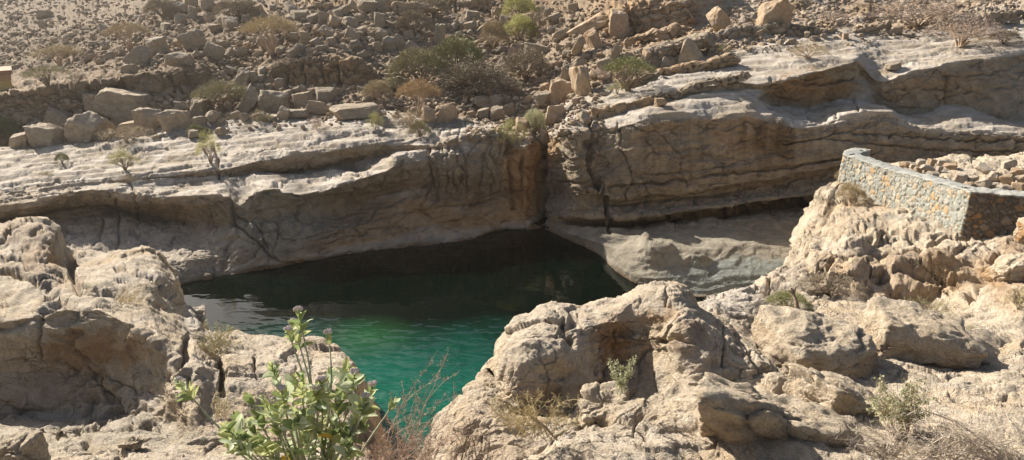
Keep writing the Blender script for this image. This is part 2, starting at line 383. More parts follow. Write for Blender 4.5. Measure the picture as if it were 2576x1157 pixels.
# ================================================================ LEFT CLIFF AND SHELF
L = [
 [(-500, 385, 40), (0, 372, 40), (268, 340, 40.3), (539, 296, 41), (700, 280, 41.5), (942, 272, 41), (1116, 290, 40), (1238, 300, 38.5), (1290, 320, 37.5), (1325, 330, 37.3), (1362, 330, 37.8), (1395, 330, 37.8)],
 [(-500, 405, 37.5), (0, 392, 37.8), (268, 358, 38.3), (539, 318, 38.8), (700, 302, 39.3), (942, 292, 39), (1116, 314, 38), (1238, 320, 36.7), (1290, 338, 36), (1325, 345, 35.5), (1362, 345, 37.), (1395, 345, 37.)],
 [(-500, 450, 34), (0, 445, 34.5), (268, 410, 35), (420, 390, 35.4), (560, 375, 35.8), (700, 345, 36.6), (860, 318, 37.), (940, 312, 36.9), (980, 345, 35.8), (1064, 345, 35.8), (1151, 335, 35.4), (1244, 325, 35.2), (1275, 336, 35.3), (1300, 352, 35.2), (1330, 352, 35.), (1362, 352, 36.7), (1395, 350, 36.7)],
 # upper bed lip
 [(-500, 500, 31.6), (0, 490, 32), (200, 455, 32.6), (420, 440, 32.8), (560, 425, 33.2), (640, 405, 33.4), (733, 392, 33.7), (838, 378, 34.1), (935, 360, 34.6), (1022, 362, 34.7), (1081, 366, 34.5), (1151, 342, 34.3), (1244, 330, 34.4), (1272, 345, 34.5), (1300, 365, 34.6), (1330, 362, 34.5), (1362, 360, 36.5), (1395, 360, 36.5)],
 # upper bed underside
 [(-500, 504, 31.5), (0, 496, 31.9), (200, 462, 32.5), (420, 452, 32.7), (560, 440, 33.1), (640, 424, 33.5), (733, 424, 33.8), (838, 408, 34.2), (935, 390, 34.6), (1022, 373, 34.7), (1081, 372, 34.4), (1151, 350, 34.1), (1244, 340, 34.2), (1272, 356, 34.4), (1300, 380, 34.4), (1330, 376, 34.3), (1362, 370, 36.4), (1395, 370, 36.4)],
 # recess behind
 [(-500, 508, 31.3), (0, 502, 31.7), (200, 468, 32.3), (420, 462, 32.5), (560, 450, 33.0), (640, 434, 33.8), (733, 434, 34.3), (838, 420, 34.7), (935, 402, 34.9), (1022, 380, 34.8), (1081, 376, 34.4), (1151, 360, 34.05), (1244, 352, 34.1), (1272, 366, 34.3), (1300, 395, 34.3), (1330, 390, 34.2), (1362, 382, 36.3), (1395, 380, 36.3)],
 # main lip
 [(-500, 536, 30.2), (0, 520, 30.6), (104, 500, 30.9), (174, 480, 31.1), (243, 474, 31.2), (348, 488, 31), (417, 496, 30.8), (487, 490, 30.6), (543, 486, 30.5), (580, 492, 30.4), (600, 520, 30.3), (629, 492, 30.1), (681, 470, 30.2), (716, 482, 30.2), (768, 484, 30.3), (838, 470, 30.7), (872, 456, 31), (925, 440, 31.4), (977, 425, 31.8), (1011, 395, 32.5), (1064, 380, 33.2), (1120, 385, 33.3), (1180, 385, 33.6), (1244, 385, 33.8), (1275, 392, 34), (1300, 412, 34.2), (1330, 410, 34.1), (1362, 410, 36.2), (1395, 410, 36.2)],
 # lip lower edge
 [(-500, 555, 30.0), (0, 538, 30.4), (104, 518, 30.7), (174, 497, 31.0), (243, 494, 31.1), (348, 511, 30.9), (417, 519, 30.7), (487, 519, 30.4), (543, 519, 30.2), (584, 528, 30.2), (600, 545, 30.3), (629, 505, 30.0), (681, 486, 30.1), (716, 496, 30.1), (768, 500, 30.2), (838, 492, 30.6), (872, 482, 30.9), (925, 462, 31.3), (977, 446, 31.6), (1011, 420, 32.2), (1064, 408, 32.8), (1120, 415, 33.0), (1180, 420, 33.3), (1244, 425, 33.6), (1278, 432, 33.9), (1300, 440, 34.1), (1330, 440, 34.0), (1362, 440, 36.), (1395, 440, 36.)],
 # undercut back
 [(-500, 575, 31.2), (0, 556, 32.1), (104, 536, 32.6), (174, 516, 33.1), (243, 514, 33.2), (348, 534, 32.9), (417, 545, 32.3), (487, 552, 31.2), (543, 560, 30.6), (590, 566, 30.0), (620, 560, 29.9), (660, 548, 29.9), (716, 535, 30.2), (768, 535, 30.5), (838, 525, 31.5), (925, 500, 32.5), (977, 486, 32.8), (1011, 475, 32.7), (1064, 470, 33.0), (1120, 470, 33.1), (1180, 470, 33.3), (1244, 470, 33.6), (1283, 470, 33.9), (1300, 470, 34), (1330, 480, 33.9), (1362, 480, 35.8), (1395, 480, 35.8)],
 # wall mid / slab back
 [(-500, 592, 30.4), (0, 574, 30.8), (115, 557, 31.3), (174, 553, 31.4), (261, 548, 31.7), (348, 563, 31.2), (383, 570, 31.), (487, 598, 29.8), (556, 612, 29.2), (626, 618, 28.8), (690, 600, 29.1), (768, 590, 29.6), (838, 575, 30.2), (925, 560, 30.9), (977, 548, 31.5), (1064, 525, 32.3), (1120, 515, 32.6), (1180, 515, 32.9), (1244, 520, 33.3), (1290, 520, 33.7), (1330, 525, 33.6), (1362, 525, 35.5), (1395, 525, 35.5)],
 # slab front / tongue top
 [(-500, 700, 26.6), (0, 690, 26.9), (200, 670, 27.6), (410, 663, 27.7), (522, 656, 28.0), (643, 649, 28.4), (700, 640, 28.6), (779, 651, 28.9), (872, 623, 30.2), (977, 597, 31.0), (1046, 576, 31.9), (1116, 563, 32.4), (1168, 563, 32.4), (1220, 572, 32.5), (1255, 570, 32.9), (1290, 560, 33.3), (1330, 562, 33.2), (1362, 562, 34.6), (1395, 562, 34.6)],
 # waterline
 [(-500, 790, 'z0'), (0, 780, 'z0'), (200, 750, 'z0'), (456, 717, 'z0'), (522, 703, 'z0'), (629, 684, 'z0'), (692, 673, 'z0'), (768, 659, 'z0'), (838, 649, 'z0'), (977, 627, 'z0'), (1116, 616, 'z0'), (1185, 606, 'z0'), (1234, 586, 'z0'), (1279, 576, 'z0'), (1321, 580, 'z0'), (1345, 578, 'z0'), (1362, 570, 'z0'), (1395, 570, 'z0')],
 [(-500, 840, 'z-1.6'), (456, 770, 'z-1.6'), (838, 700, 'z-1.6'), (1234, 640, 'z-1.6'), (1395, 620, 'z-1.6')],
]
def patch(gx, gy, x, y, rx, ry, k=2.):
    r = np.sqrt(((gx - x) / rx) ** 2 + ((gy - y) / ry) ** 2)
    return 1 - sstep(.55, 1.25, r)
def warped(gx, gy, s=0):
    z = gx * 0
    return (gx + 22 * fbm(np.stack([gx / 45, gy / 45, z + s], -1), 3, 90 + s), gy + 22 * fbm(np.stack([gx / 45, gy / 45, z + s + 9], -1), 3, 95 + s))
def dispL(P, N, gx, gy):
    out = rock_disp(P, N, 1., 1., 0, .4, .0, (1.3, 1.3, .5), .8, .12, 3, 0, .04, .8)
    top = sstep(.55, .85, N[:, 2]) * (1 - sstep(520, 560, gy))
    T = shelf_top(P, N, 3)
    out = out * (1 - top[:, None]) + T * top[:, None]
    # vertical jointing in the crevice block
    jb = sstep(1060, 1100, gx) * (1 - sstep(470, 520, gy))
    f1, f2, cid = voronoi(np.stack([P[:, 0] * 2.0, P[:, 1] * 1.0, P[:, 2] * .55], -1) + .25 * fbm(P * 1.3, 2, 7)[:, None], 33)
    out = out + N * (jb * (.18 * (cid - .5) - .16 * np.exp(-((f2 - f1) / .1) ** 2)))[:, None]
    return out
def tintL(gx, gy, P, N):
    wx, wy = warped(gx, gy, 1)
    n = fbm(P * .8, 4, 71)
    o = patch(wx, wy, 1325, 430, 62, 190) * .85
    o = np.maximum(o, patch(wx, wy, 1120, 545, 230, 55) * .42 * (1 + n))
    o = np.maximum(o, patch(wx, wy, 905, 610, 190, 22) * .3)
    br = patch(wx, wy, 930, 470, 190, 60) * .35 + patch(wx, wy, 1180, 480, 130, 45) * .5 + patch(wx, wy, 480, 540, 170, 22) * .4 + patch(wx, wy, 350, 520, 120, 16) * .3
    g = patch(wx, wy, 700, 560, 160, 90) * .5 + sstep(620, 690, gy + (gx - 600) * .1) * .25
    g = np.where((P[:, 2] < .25), .5, g)
    wet = (1 - sstep(.02, .14, P[:, 2] + .08 * n))
    br = np.maximum(br, wet * .85)
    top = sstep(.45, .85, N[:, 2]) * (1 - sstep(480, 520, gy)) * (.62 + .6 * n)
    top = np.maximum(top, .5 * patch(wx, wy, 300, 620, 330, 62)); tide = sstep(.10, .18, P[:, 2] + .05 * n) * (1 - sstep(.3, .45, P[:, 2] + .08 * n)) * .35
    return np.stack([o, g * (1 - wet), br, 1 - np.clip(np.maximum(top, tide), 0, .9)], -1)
crL = [([(582, 500), (586, 540), (592, 565), (640, 602), (690, 655)], 3., .22), ([(596, 540), (650, 570), (676, 640)], 2.5, .15), ([(536, 360), (546, 400), (553, 452)], 3., .3),
       ([(263, 552), (240, 622)], 2.4, .2), ([(298, 540), (294, 618)], 2.4, .22), ([(328, 462), (348, 510), (352, 560)], 2.6, .2), ([(290, 500), (300, 540)], 2., .12),
       ([(1283, 340), (1281, 400), (1290, 520)], 4., .35), ([(1310, 400), (1314, 520)], 3, .2), ([(1335, 360), (1338, 540)], 3, .2),
       ([(1078, 370), (1084, 440), (1092, 462)], 3.5, .25), ([(645, 620), (640, 650)], 2.5, .12), ([(700, 560), (690, 630)], 2., .12), ([(1092, 462), (1070, 490), (960, 520), (840, 590)], 2.4, .14), ([(770, 600), (900, 556), (1040, 530), (1240, 505)], 2.6, .14), ([(720, 640), (860, 600), (1000, 566)], 2.4, .12), ([(640, 470), (760, 462), (860, 440)], 2.6, .15),
       ([(0, 478), (160, 452), (330, 446), (480, 420)], 3., .22), ([(60, 420), (260, 398), (420, 372)], 3., .2), ([(600, 392), (740, 366), (880, 338)], 3., .22), ([(0, 505), (130, 482), (250, 472)], 2.6, .15)]
blL = [(700, 437, 7, 4, -.45), (720, 434, 8, 4, -.4), (757, 432, 7, 4, -.35), (880, 417, 40, 10, -.5), (905, 437, 14, 5, -.35), (360, 607, 14, 6, -.35), (183, 577, 22, 5, -.2), (860, 530, 110, 40, -.3), (1180, 500, 60, 30, -.25),
       (1130, 420, 30, 30, .25), (1000, 410, 30, 25, .2), (610, 600, 40, 60, .15)]
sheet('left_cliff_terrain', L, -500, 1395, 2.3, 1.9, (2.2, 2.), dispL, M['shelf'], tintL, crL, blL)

# ================================================================ RIGHT CLIFF
R = [
 [(1355, 300, 40), (1390, 290, 40), (1450, 235, 41), (1560, 205, 42), (1700, 165, 43), (1900, 110, 45), (2100, 70, 47), (2300, 75, 47), (2576, 50, 47), (3100, 30, 48)],
 [(1355, 330, 37), (1390, 318, 36.8), (1450, 268, 37), (1560, 240, 37.6), (1650, 205, 38.6), (1750, 180, 39.5), (1900, 155, 40.5), (2050, 135, 41), (2158, 120, 41.3), (2230, 150, 40.5), (2409, 118, 41), (2576, 100, 41.5), (3100, 80, 42)],
 # tier edge
 [(1355, 340, 36.4), (1390, 330, 35.6), (1430, 296, 35.2), (1478, 296, 35.2), (1500, 285, 35.4), (1560, 262, 35.6), (1650, 240, 35.8), (1750, 218, 36.), (1850, 203, 36.2), (1918, 213, 36.0), (1975, 205, 36.3), (2026, 190, 36.8), (2096, 168, 37.5), (2158, 150, 38.), (2178, 175, 38.2), (2200, 205, 37.8), (2228, 200, 37.3), (2263, 190, 37.2), (2330, 170, 37.5), (2409, 155, 37.8), (2499, 143, 38), (2576, 130, 38.3), (3100, 110, 39)],
 # tier underside
 [(1355, 345, 36.3), (1390, 334, 35.2), (1430, 304, 34.9), (1478, 304, 34.9), (1500, 294, 35.1), (1560, 276, 35.4), (1650, 258, 35.7), (1750, 236, 35.9), (1850, 220, 36.1), (1918, 226, 36.4), (1975, 215, 36.7), (2026, 200, 37.2), (2096, 180, 38.), (2158, 165, 38.6), (2178, 190, 38.5), (2200, 215, 37.8), (2228, 212, 37.2), (2263, 204, 37.1), (2330, 188, 37.3), (2409, 172, 37.6), (2499, 162, 37.8), (2576, 150, 38.1), (3100, 130, 38.8)],
 # alcove / upper face bottom
 [(1355, 352, 36.2), (1390, 338, 34.8), (1430, 312, 34.5), (1478, 310, 34.5), (1500, 300, 34.9), (1560, 284, 34.9), (1650, 264, 35.2), (1750, 243, 35.3), (1850, 232, 35.5), (1910, 240, 35.6), (1930, 268, 36.2), (2026, 272, 37.1), (2096, 258, 37.6), (2150, 250, 37.5), (2180, 262, 37.2), (2228, 280, 36.8), (2263, 294, 36.5), (2330, 290, 36.5), (2381, 262, 36.9), (2433, 271, 36.8), (2513, 303, 36.2), (2576, 311, 36.1), (3100, 330, 36)],
 # lit ridge behind the lip
 [(1355, 360, 36.1), (1388, 342, 34.9), (1425, 320, 33.3), (1452, 320, 33.4), (1478, 320, 34), (1492, 316, 34.6), (1564, 298, 34.2), (1627, 278, 34.4), (1693, 265, 34.6), (1759, 252, 34.8), (1828, 262, 34.8), (1884, 252, 35.), (1905, 270, 34.9), (1970, 288, 35.), (2002, 303, 35), (2054, 297, 35), (2082, 288, 35.2), (2165, 272, 35.6), (2245, 272, 35.7), (2263, 296, 35.4), (2304, 309, 35.2), (2374, 308, 35.3), (2420, 298, 35.5), (2513, 311, 35.2), (2576, 318, 35), (3100, 340, 35)],
 # lip
 [(1355, 375, 36.0), (1386, 350, 34.9), (1425, 335, 33.3), (1452, 335, 32.6), (1478, 340, 33.7), (1492, 322, 34.3), (1564, 313, 33.3), (1627, 291, 33.4), (1693, 282, 33.5), (1745, 279, 33.6), (1780, 290, 33.5), (1828, 283, 33.6), (1884, 272, 33.8), (1905, 282, 33.8), (1970, 297, 33.8), (2002, 311, 33.8), (2054, 304, 33.9), (2082, 297, 34.), (2165, 283, 34.3), (2245, 284, 34.4), (2263, 304, 34.2), (2304, 316, 34.1), (2374, 316, 34.2), (2513, 319, 34.1), (2576, 325, 34), (3100, 350, 34)],
 [(1355, 395, 35.9), (1385, 385, 34.9), (1425, 380, 33.3), (1452, 380, 32.6), (1478, 380, 33.3), (1492, 345, 34.), (1564, 335, 33.1), (1627, 312, 33.1), (1693, 302, 33.2), (1745, 300, 33.3), (1828, 303, 33.3), (1884, 292, 33.5), (1970, 318, 33.5), (2054, 322, 33.6), (2165, 304, 34.0), (2245, 306, 34.1), (2304, 334, 33.8), (2374, 334, 33.9), (2513, 338, 33.8), (2576, 344, 33.7), (3100, 370, 33.7)],
 [(1355, 440, 35.7), (1384, 440, 34.9), (1425, 438, 33.3), (1452, 438, 32.6), (1478, 438, 32.6), (1500, 430, 33.2), (1564, 410, 32.6), (1627, 395, 32.6), (1745, 380, 32.8), (1884, 370, 33.), (2054, 365, 33.2), (2245, 360, 33.5), (2374, 372, 33.5), (2576, 385, 33.3), (3100, 400, 33.3)],
 # seam
 [(1355, 490, 35.3), (1386, 490, 34.9), (1425, 492, 33.1), (1452, 492, 32.3), (1510, 492, 32.2), (1550, 502, 32.2), (1710, 484, 32.3), (1950, 453, 32.6), (2103, 421, 32.9), (2300, 420, 33.1), (2576, 440, 33), (3100, 450, 33)],
 [(1355, 496, 35.3), (1386, 497, 34.9), (1425, 499, 33.1), (1452, 499, 32.3), (1510, 499, 33.), (1550, 511, 33.1), (1710, 493, 33.2), (1950, 462, 33.5), (2103, 430, 33.7), (2300, 430, 33.4), (2576, 450, 33.3), (3100, 460, 33.3)],
 # undercut edge
 [(1355, 540, 35), (1386, 545, 32.9), (1430, 546, 32), (1522, 548, 31.8), (1571, 552, 31.6), (1693, 536, 31.6), (1814, 522, 31.7), (1950, 501, 32.), (2061, 492, 32.3), (2300, 490, 32.6), (2576, 500, 32.5), (3100, 500, 32.5)],
 [(1355, 548, 34.9), (1386, 554, 33), (1430, 557, 33.), (1522, 560, 33.5), (1571, 564, 33.6), (1693, 553, 33.9), (1814, 541, 34.1), (1950, 522, 34.5), (2061, 512, 34.7), (2300, 506, 33.8), (2576, 515, 33.7), (3100, 515, 33.7)],
 [(1355, 556, 34.8), (1388, 562, 32.9), (1430, 566, 32.2), (1522, 572, 31.7), (1571, 578, 31.4), (1693, 566, 31.8), (1814, 552, 32.1), (1950, 532, 32.7), (2061, 522, 33), (2300, 520, 33.3), (2576, 530, 33), (3100, 530, 33)],
 # ledge mid
 [(1355, 562, 34.6), (1389, 574, 'z.15'), (1432, 588, 'z.35'), (1501, 608, 'z.5'), (1560, 628, 'z.75'), (1600, 625, 'z1.0'), (1700, 632, 'z1.0'), (1814, 625, 'z1.0'), (1950, 610, 'z1.0'), (2061, 600, 'z1.1'), (2576, 600, 'z1.1'), (3100, 600, 'z1.1')],
 [(1355, 566, 34.4), (1390, 580, 'z.06'), (1432, 597, 'z.1'), (1501, 630, 'z.12'), (1543, 662, 'z.2'), (1592, 692, 'z.3'), (1640, 700, 'z.45'), (1700, 692, 'z.55'), (1814, 700, 'z.5'), (1950, 690, 'z.55'), (2100, 700, 'z.6'), (2576, 700, 'z.6'), (3100, 700, 'z.6')],
 [(1355, 570, 'z0'), (1390, 584, 'z0'), (1432, 603, 'z0'), (1501, 638, 'z0'), (1543, 676, 'z0'), (1592, 709, 'z0'), (1640, 730, 'z0'), (1700, 742, 'z0'), (1760, 750, 'z0'), (1850, 752, 'z0'), (1950, 752, 'z.02'), (2100, 760, 'z.1'), (2576, 770, 'z.2'), (3100, 770, 'z.2')],
 [(1355, 620, 'z-1.6'), (1592, 760, 'z-1.6'), (1760, 790, 'z-1.6'), (3100, 820, 'z-1.6')],
]
def dispR(P, N, gx, gy):
    out = rock_disp(P, N, .8, 1., 0, .4, .0, (1.8, 1.8, .6), .8, .15, 13, 0, .04, .7)
    top = sstep(.55, .85, N[:, 2]) * (1 - sstep(360, 400, gy))
    T = shelf_top(P * np.array([.7, 1, 1]), N, 13, (.30, .11), .2, .36); T[:, 0] /= .7
    out = out * (1 - top[:, None]) + T * top[:, None]
    led = sstep(560, 600, gy)
    T = rock_disp(P, N, .7, 1., .35, .22, .0, (.9, .9, .35), .6, .0, 14)
    out = out * (1 - led[:, None]) + T * led[:, None]
    return out
def tintR(gx, gy, P, N):
    wx, wy = warped(gx, gy, 2)
    n = fbm(P * .8, 4, 72)
    wx2 = gx + 10 * fbm(np.stack([gx / 14, gy / 160, gx * 0], -1), 3, 44)
    st = fbm(np.stack([gx / 16, gy / 220, gx * 0 + 3], -1), 3, 45)
    face = sstep(285, 310, gy) * (1 - sstep(430, 500, gy)) * sstep(1560, 1620, gx)
    o = np.maximum(patch(wx, wy, 2050, 225, 125, 42) * .75, patch(wx, wy, 1370, 350, 30, 80) * .6)
    o = np.maximum(o, patch(wx, wy, 1870, 330, 110, 60) * .35)
    o = np.maximum(o, patch(wx, wy, 2320, 215, 190, 35) * .3)
    o = np.maximum(o, patch(wx, wy, 1640, 355, 60, 40) * .3)
    br = patch(wx2, gy, 1975, 350, 32, 62) * .75 + patch(wx2, gy, 1868, 345, 16, 50) * .35 + patch(wx2, gy, 1925, 370, 45, 70) * .45 + patch(wx, wy, 1960, 250, 50, 26) * .5
    br = br + face * np.clip(st, 0, 1) * .5 + patch(wx, wy, 1620, 450, 130, 50) * .2 + patch(wx, wy, 1440, 470, 60, 40) * .35
    g = patch(wx, wy, 1850, 700, 190, 50) * .8 + sstep(560, 600, gy) * .4  # teal stain low on the right; whole ledge greyed as painted shade
    wet = (1 - sstep(.02, .12, P[:, 2] + .08 * n)) * sstep(560, 570, gy)
    br = np.maximum(br, wet * .6)
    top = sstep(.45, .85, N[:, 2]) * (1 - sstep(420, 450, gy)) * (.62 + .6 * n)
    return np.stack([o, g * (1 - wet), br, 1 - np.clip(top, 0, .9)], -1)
crR = [([(1483, 300), (1484, 345), (1486, 400), (1503, 456), (1518, 492)], 6., .8), ([(1520, 495), (1528, 552)], 4.5, .5), ([(1366, 330), (1361, 420), (1362, 570)], 7., .9),
       ([(1637, 300), (1660, 335), (1690, 372), (1718, 402)], 1.8, .12), ([(1556, 308), (1556, 372), (1586, 415), (1592, 452), (1570, 498)], 2.2, .2), ([(2378, 190), (2384, 255)], 4., .3),
       ([(2380, 188), (2440, 190), (2530, 178)], 2., .12), ([(2150, 250), (2158, 285)], 3, .2), ([(1925, 222), (2000, 206), (2070, 190)], 3., .25),
       ([(1970, 360), (2100, 345), (2300, 372), (2560, 380)], 3., .2), ([(1530, 468), (1640, 462), (1800, 440), (1960, 424), (2110, 398)], 3.2, .28), ([(1600, 440), (1700, 436), (1850, 412)], 2.2, .15), ([(1640, 520), (1800, 505), (1960, 482)], 2.4, .15),
       ([(1395, 455), (1440, 462), (1500, 466)], 3, .2), ([(1390, 525), (1450, 528), (1520, 530)], 2.4, .12), ([(2100, 330), (2260, 338), (2420, 352), (2600, 352)], 3., .22), ([(1940, 205), (2040, 215), (2150, 195)], 3., .25), ([(2270, 225), (2340, 222), (2400, 230)], 2.4, .12)]
blR = [(1780, 537, 13, 7, -.5), (1812, 540, 18, 9, -.6), (1850, 530, 22, 7, -.5), (1730, 545, 16, 6, -.45), (1900, 520, 20, 6, -.45), (1640, 556, 16, 5, -.35), (1600, 558, 14, 5, -.3), (1532, 574, 5, 8, -.4), (1960, 515, 30, 7, -.4), (2020, 508, 30, 7, -.5), (1690, 552, 14, 4, -.35),
       (2010, 245, 70, 22, -.35), (1655, 645, 46, 26, .42), (1622, 612, 16, 14, .3), (1750, 655, 40, 12, .25), (2080, 300, 50, 10, -.3)]
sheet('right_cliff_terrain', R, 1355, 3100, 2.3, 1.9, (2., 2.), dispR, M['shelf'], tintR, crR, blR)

# ================================================================ HILLSIDE
H = [
 [(-900, 430, 41), (0, 405, 41.5), (268, 380, 41.5), (539, 345, 42), (700, 335, 42), (942, 330, 41.), (1116, 345, 39.5), (1238, 345, 38.5), (1330, 352, 37.), (1400, 350, 37.5), (1560, 300, 39), (1700, 250, 41), (1900, 200, 42.5), (2100, 170, 43), (2300, 160, 43.5), (2576, 140, 44), (3500, 120, 45)],
 [(-900, 355, 42), (0, 345, 42.5), (115, 325, 42.6), (216, 300, 42.8), (376, 285, 43), (487, 280, 43), (620, 285, 42.6), (716, 270, 42.6), (855, 262, 42.5), (960, 262, 42), (1050, 280, 40.8), (1116, 300, 39.8), (1238, 315, 38.8), (1330, 335, 37.6), (1400, 320, 38.3), (1560, 215, 40.5), (1700, 175, 42.5), (1900, 130, 44), (2100, 105, 44.5), (2300, 110, 44.5), (2576, 85, 45), (3500, 60, 46)],
 # outcrop foot
 [(-900, 335, 42.3), (0, 328, 42.7), (115, 306, 42.9), (216, 280, 43.2), (376, 245, 43.8), (487, 238, 44), (560, 250, 44), (620, 245, 44.2), (716, 214, 45), (855, 217, 45), (942, 213, 45.2), (1050, 240, 43), (1116, 262, 42), (1238, 290, 40.6), (1330, 310, 39.2), (1400, 290, 39.8), (1480, 220, 41.3), (1560, 180, 42), (1700, 140, 44), (1900, 95, 46), (2100, 75, 46.5), (2240, 90, 46), (2300, 88, 46), (2420, 70, 46.5), (2576, 58, 47), (3500, 30, 48)],
 # outcrop top
 [(-900, 250, 42.6), (0, 231, 43), (122, 218, 43.4), (216, 212, 43.8), (261, 199, 44.2), (348, 182, 44.8), (435, 175, 45.2), (515, 172, 45.4), (570, 205, 45.2), (620, 215, 45.4), (671, 172, 46), (761, 145, 46.2), (897, 147, 46.4), (928, 165, 46.5), (960, 195, 46.5), (1050, 215, 45.), (1116, 235, 44), (1238, 262, 42.5), (1330, 280, 41.2), (1400, 255, 41.6), (1480, 190, 43), (1540, 160, 43.2), (1561, 148, 43.4), (1710, 100, 45), (1850, 86, 46.5), (1933, 68, 47), (2030, 62, 47.5), (2100, 58, 47.8), (2240, 66, 47.5), (2300, 66, 47.5), (2420, 40, 48), (2576, 22, 48), (3500, 0, 49)],
 [(-900, 240, 46), (0, 222, 47), (216, 203, 47), (348, 173, 47.2), (515, 163, 47.5), (570, 190, 47.2), (620, 195, 47.5), (671, 162, 48), (761, 135, 48.4), (897, 137, 48.6), (960, 175, 48.6), (1050, 192, 47.2), (1116, 205, 46.5), (1238, 225, 45.2), (1330, 245, 43.8), (1400, 225, 44), (1480, 165, 45), (1561, 135, 45.3), (1710, 90, 47), (1850, 74, 48), (2000, 58, 49), (2100, 50, 49.5), (2240, 55, 49.5), (2420, 28, 50), (2576, 10, 50), (3500, -10, 51)],
 [(-900, 215, 66), (0, 200, 66), (120, 175, 64), (250, 150, 61), (400, 120, 57), (600, 90, 54), (761, 70, 54), (897, 70, 54), (1050, 100, 54.5), (1150, 120, 54.5), (1238, 140, 53), (1330, 160, 51), (1400, 130, 50.5), (1480, 105, 50), (1526, 96, 50), (1592, 95, 50), (1650, 90, 50.5), (1745, 75, 51), (1850, 40, 52), (2000, 25, 53), (2240, 20, 53), (2576, -20, 54), (3500, -40, 54)],
 [(-900, 120, 82), (0, 100, 80), (250, 60, 74), (400, 40, 68), (600, 20, 63), (761, 40, 57), (897, 42, 57), (1050, 48, 59), (1150, 60, 61), (1238, 60, 62), (1330, 60, 62), (1400, 40, 57), (1480, 40, 54), (1526, 35, 51), (1592, 20, 51.5), (1650, 2, 51.8), (1745, -10, 52.3), (1850, -10, 55), (2000, -10, 57), (2576, -60, 58), (3500, -80, 58)],
 [(-900, 20, 100), (0, -10, 96), (250, -10, 88), (400, -20, 80), (600, -30, 72), (761, -5, 62), (897, -8, 62), (1050, 5, 64), (1238, -10, 75), (1330, -10, 74), (1400, -20, 66), (1480, -30, 60), (1592, -40, 55), (1745, -50, 57), (2000, -60, 62), (2576, -110, 64), (3500, -130, 64)],
 [(-900, -240, 150), (400, -260, 130), (761, -180, 90), (1050, -180, 86), (1238, -200, 95), (1480, -240, 86), (2000, -260, 85), (3500, -300, 85)],
 [(-2500, -330, 190), (-900, -350, 180), (150, -480, 155), (300, -720, 140), (520, -900, 122), (700, -930, 108), (900, -930, 100), (1150, -910, 97), (1480, -930, 96), (2000, -950, 94), (3500, -900, 94)],  # unseen ridge above the frame, shaped to block sky reflection in the pool
]
def dispH(P, N, gx, gy):
    out = rock_disp(P, N, 2.0, 1., 0, .4, .12, (1.1, 1.1, .55), 1.5, .0, 23)
    cl = (patch(gx, gy, 230, 250, 480, 75) * (1 - sstep(540, 600, gx)) + patch(gx, gy, 820, 182, 150, 45) + patch(gx, gy, 1640, 50, 130, 62) + patch(gx, gy, 1000, 5, 330, 34) + patch(gx, gy, 2150, 80, 140, 30) + patch(gx, gy, 2500, 40, 110, 40))
    cl = np.clip(cl, 0, 1)
    T = rock_disp(P, N, 1.2, 1., .0, .3, .42, (1.1, 1.1, .45), 1., .22, 24, 0, .03, 1.)
    out = out * (1 - cl[:, None]) + T * cl[:, None]
    scree = 1 - cl
    f1, f2, cid = voronoi(P * np.array([3.2, 3.2, 3.6]), 25)
    g1, g2, cid2 = voronoi(P * np.array([1.3, 1.3, 1.8]), 26)
    out = out + N * (scree * (.11 * (.6 - f1) * (cid > .25) + .28 * (.55 - g1) * (cid2 > .45)))[:, None]
    return out
def tintH(gx, gy, P, N):
    wx, wy = warped(gx, gy, 3); n = fbm(P * .4, 4, 73)
    o = patch(wx, wy, 800, 190, 150, 45) * .35 + patch(wx, wy, 1640, 50, 150, 70) * .5 + patch(wx, wy, 1000, 5, 300, 30) * .5 + sstep(1400, 1700, gx) * .22 + .1 * np.clip(n, 0, 1)
    br = patch(wx, wy, 470, 215, 60, 35) * .1 + patch(wx, wy, 295, 215, 16, 18) * .9 + patch(wx, wy, 232, 222, 22, 10) * .7 + .8 * (1 - sstep(400, 1000, gx)) * (1 - sstep(170, 230, gy)) + .5 * patch(gx, gy, 1310, 10, 130, 70) + .45 * (1 - sstep(10, 40, gy)) * sstep(900, 1000, gx) * (1 - sstep(1350, 1500, gx))  # left slope dimmed for grazing sun, gully head for shade, both in colour
    br = np.clip(br + .75 * (gy < -40), 0, 1)  # unseen ridge coloured darker so its reflection in the pool stays dark
    al = sstep(1500, 1800, gx) * .45 * np.clip(.6 + n, 0, 1) + patch(wx, wy, 1420, 150, 140, 90) * .08  # right hill paler: stronger sunlight put into its colour
    return np.stack([np.clip(o, 0, 1), o * 0, br, 1 - np.clip(al, 0, 1)], -1)
crH = [([(188, 215), (190, 245), (196, 272)], 3.5, .4), ([(100, 235), (104, 260)], 2.5, .2), ([(470, 180), (478, 240)], 3, .3), ([(430, 185), (440, 240)], 2.5, .25),
       ([(810, 150), (814, 212)], 3, .3), ([(760, 150), (765, 212)], 3, .3), ([(850, 155), (852, 212)], 3, .3), ([(720, 165), (722, 212)], 3, .3), ([(1587, 45), (1600, 92)], 4, .5)]
blH = [(296, 213, 20, 14, -1.2), (232, 224, 26, 7, -.5)]
sheet('hillside_terrain', H, -900, 3500, 2.8, 2.1, (2., 2.), dispH, M['hill'], tintH, crH, blH)

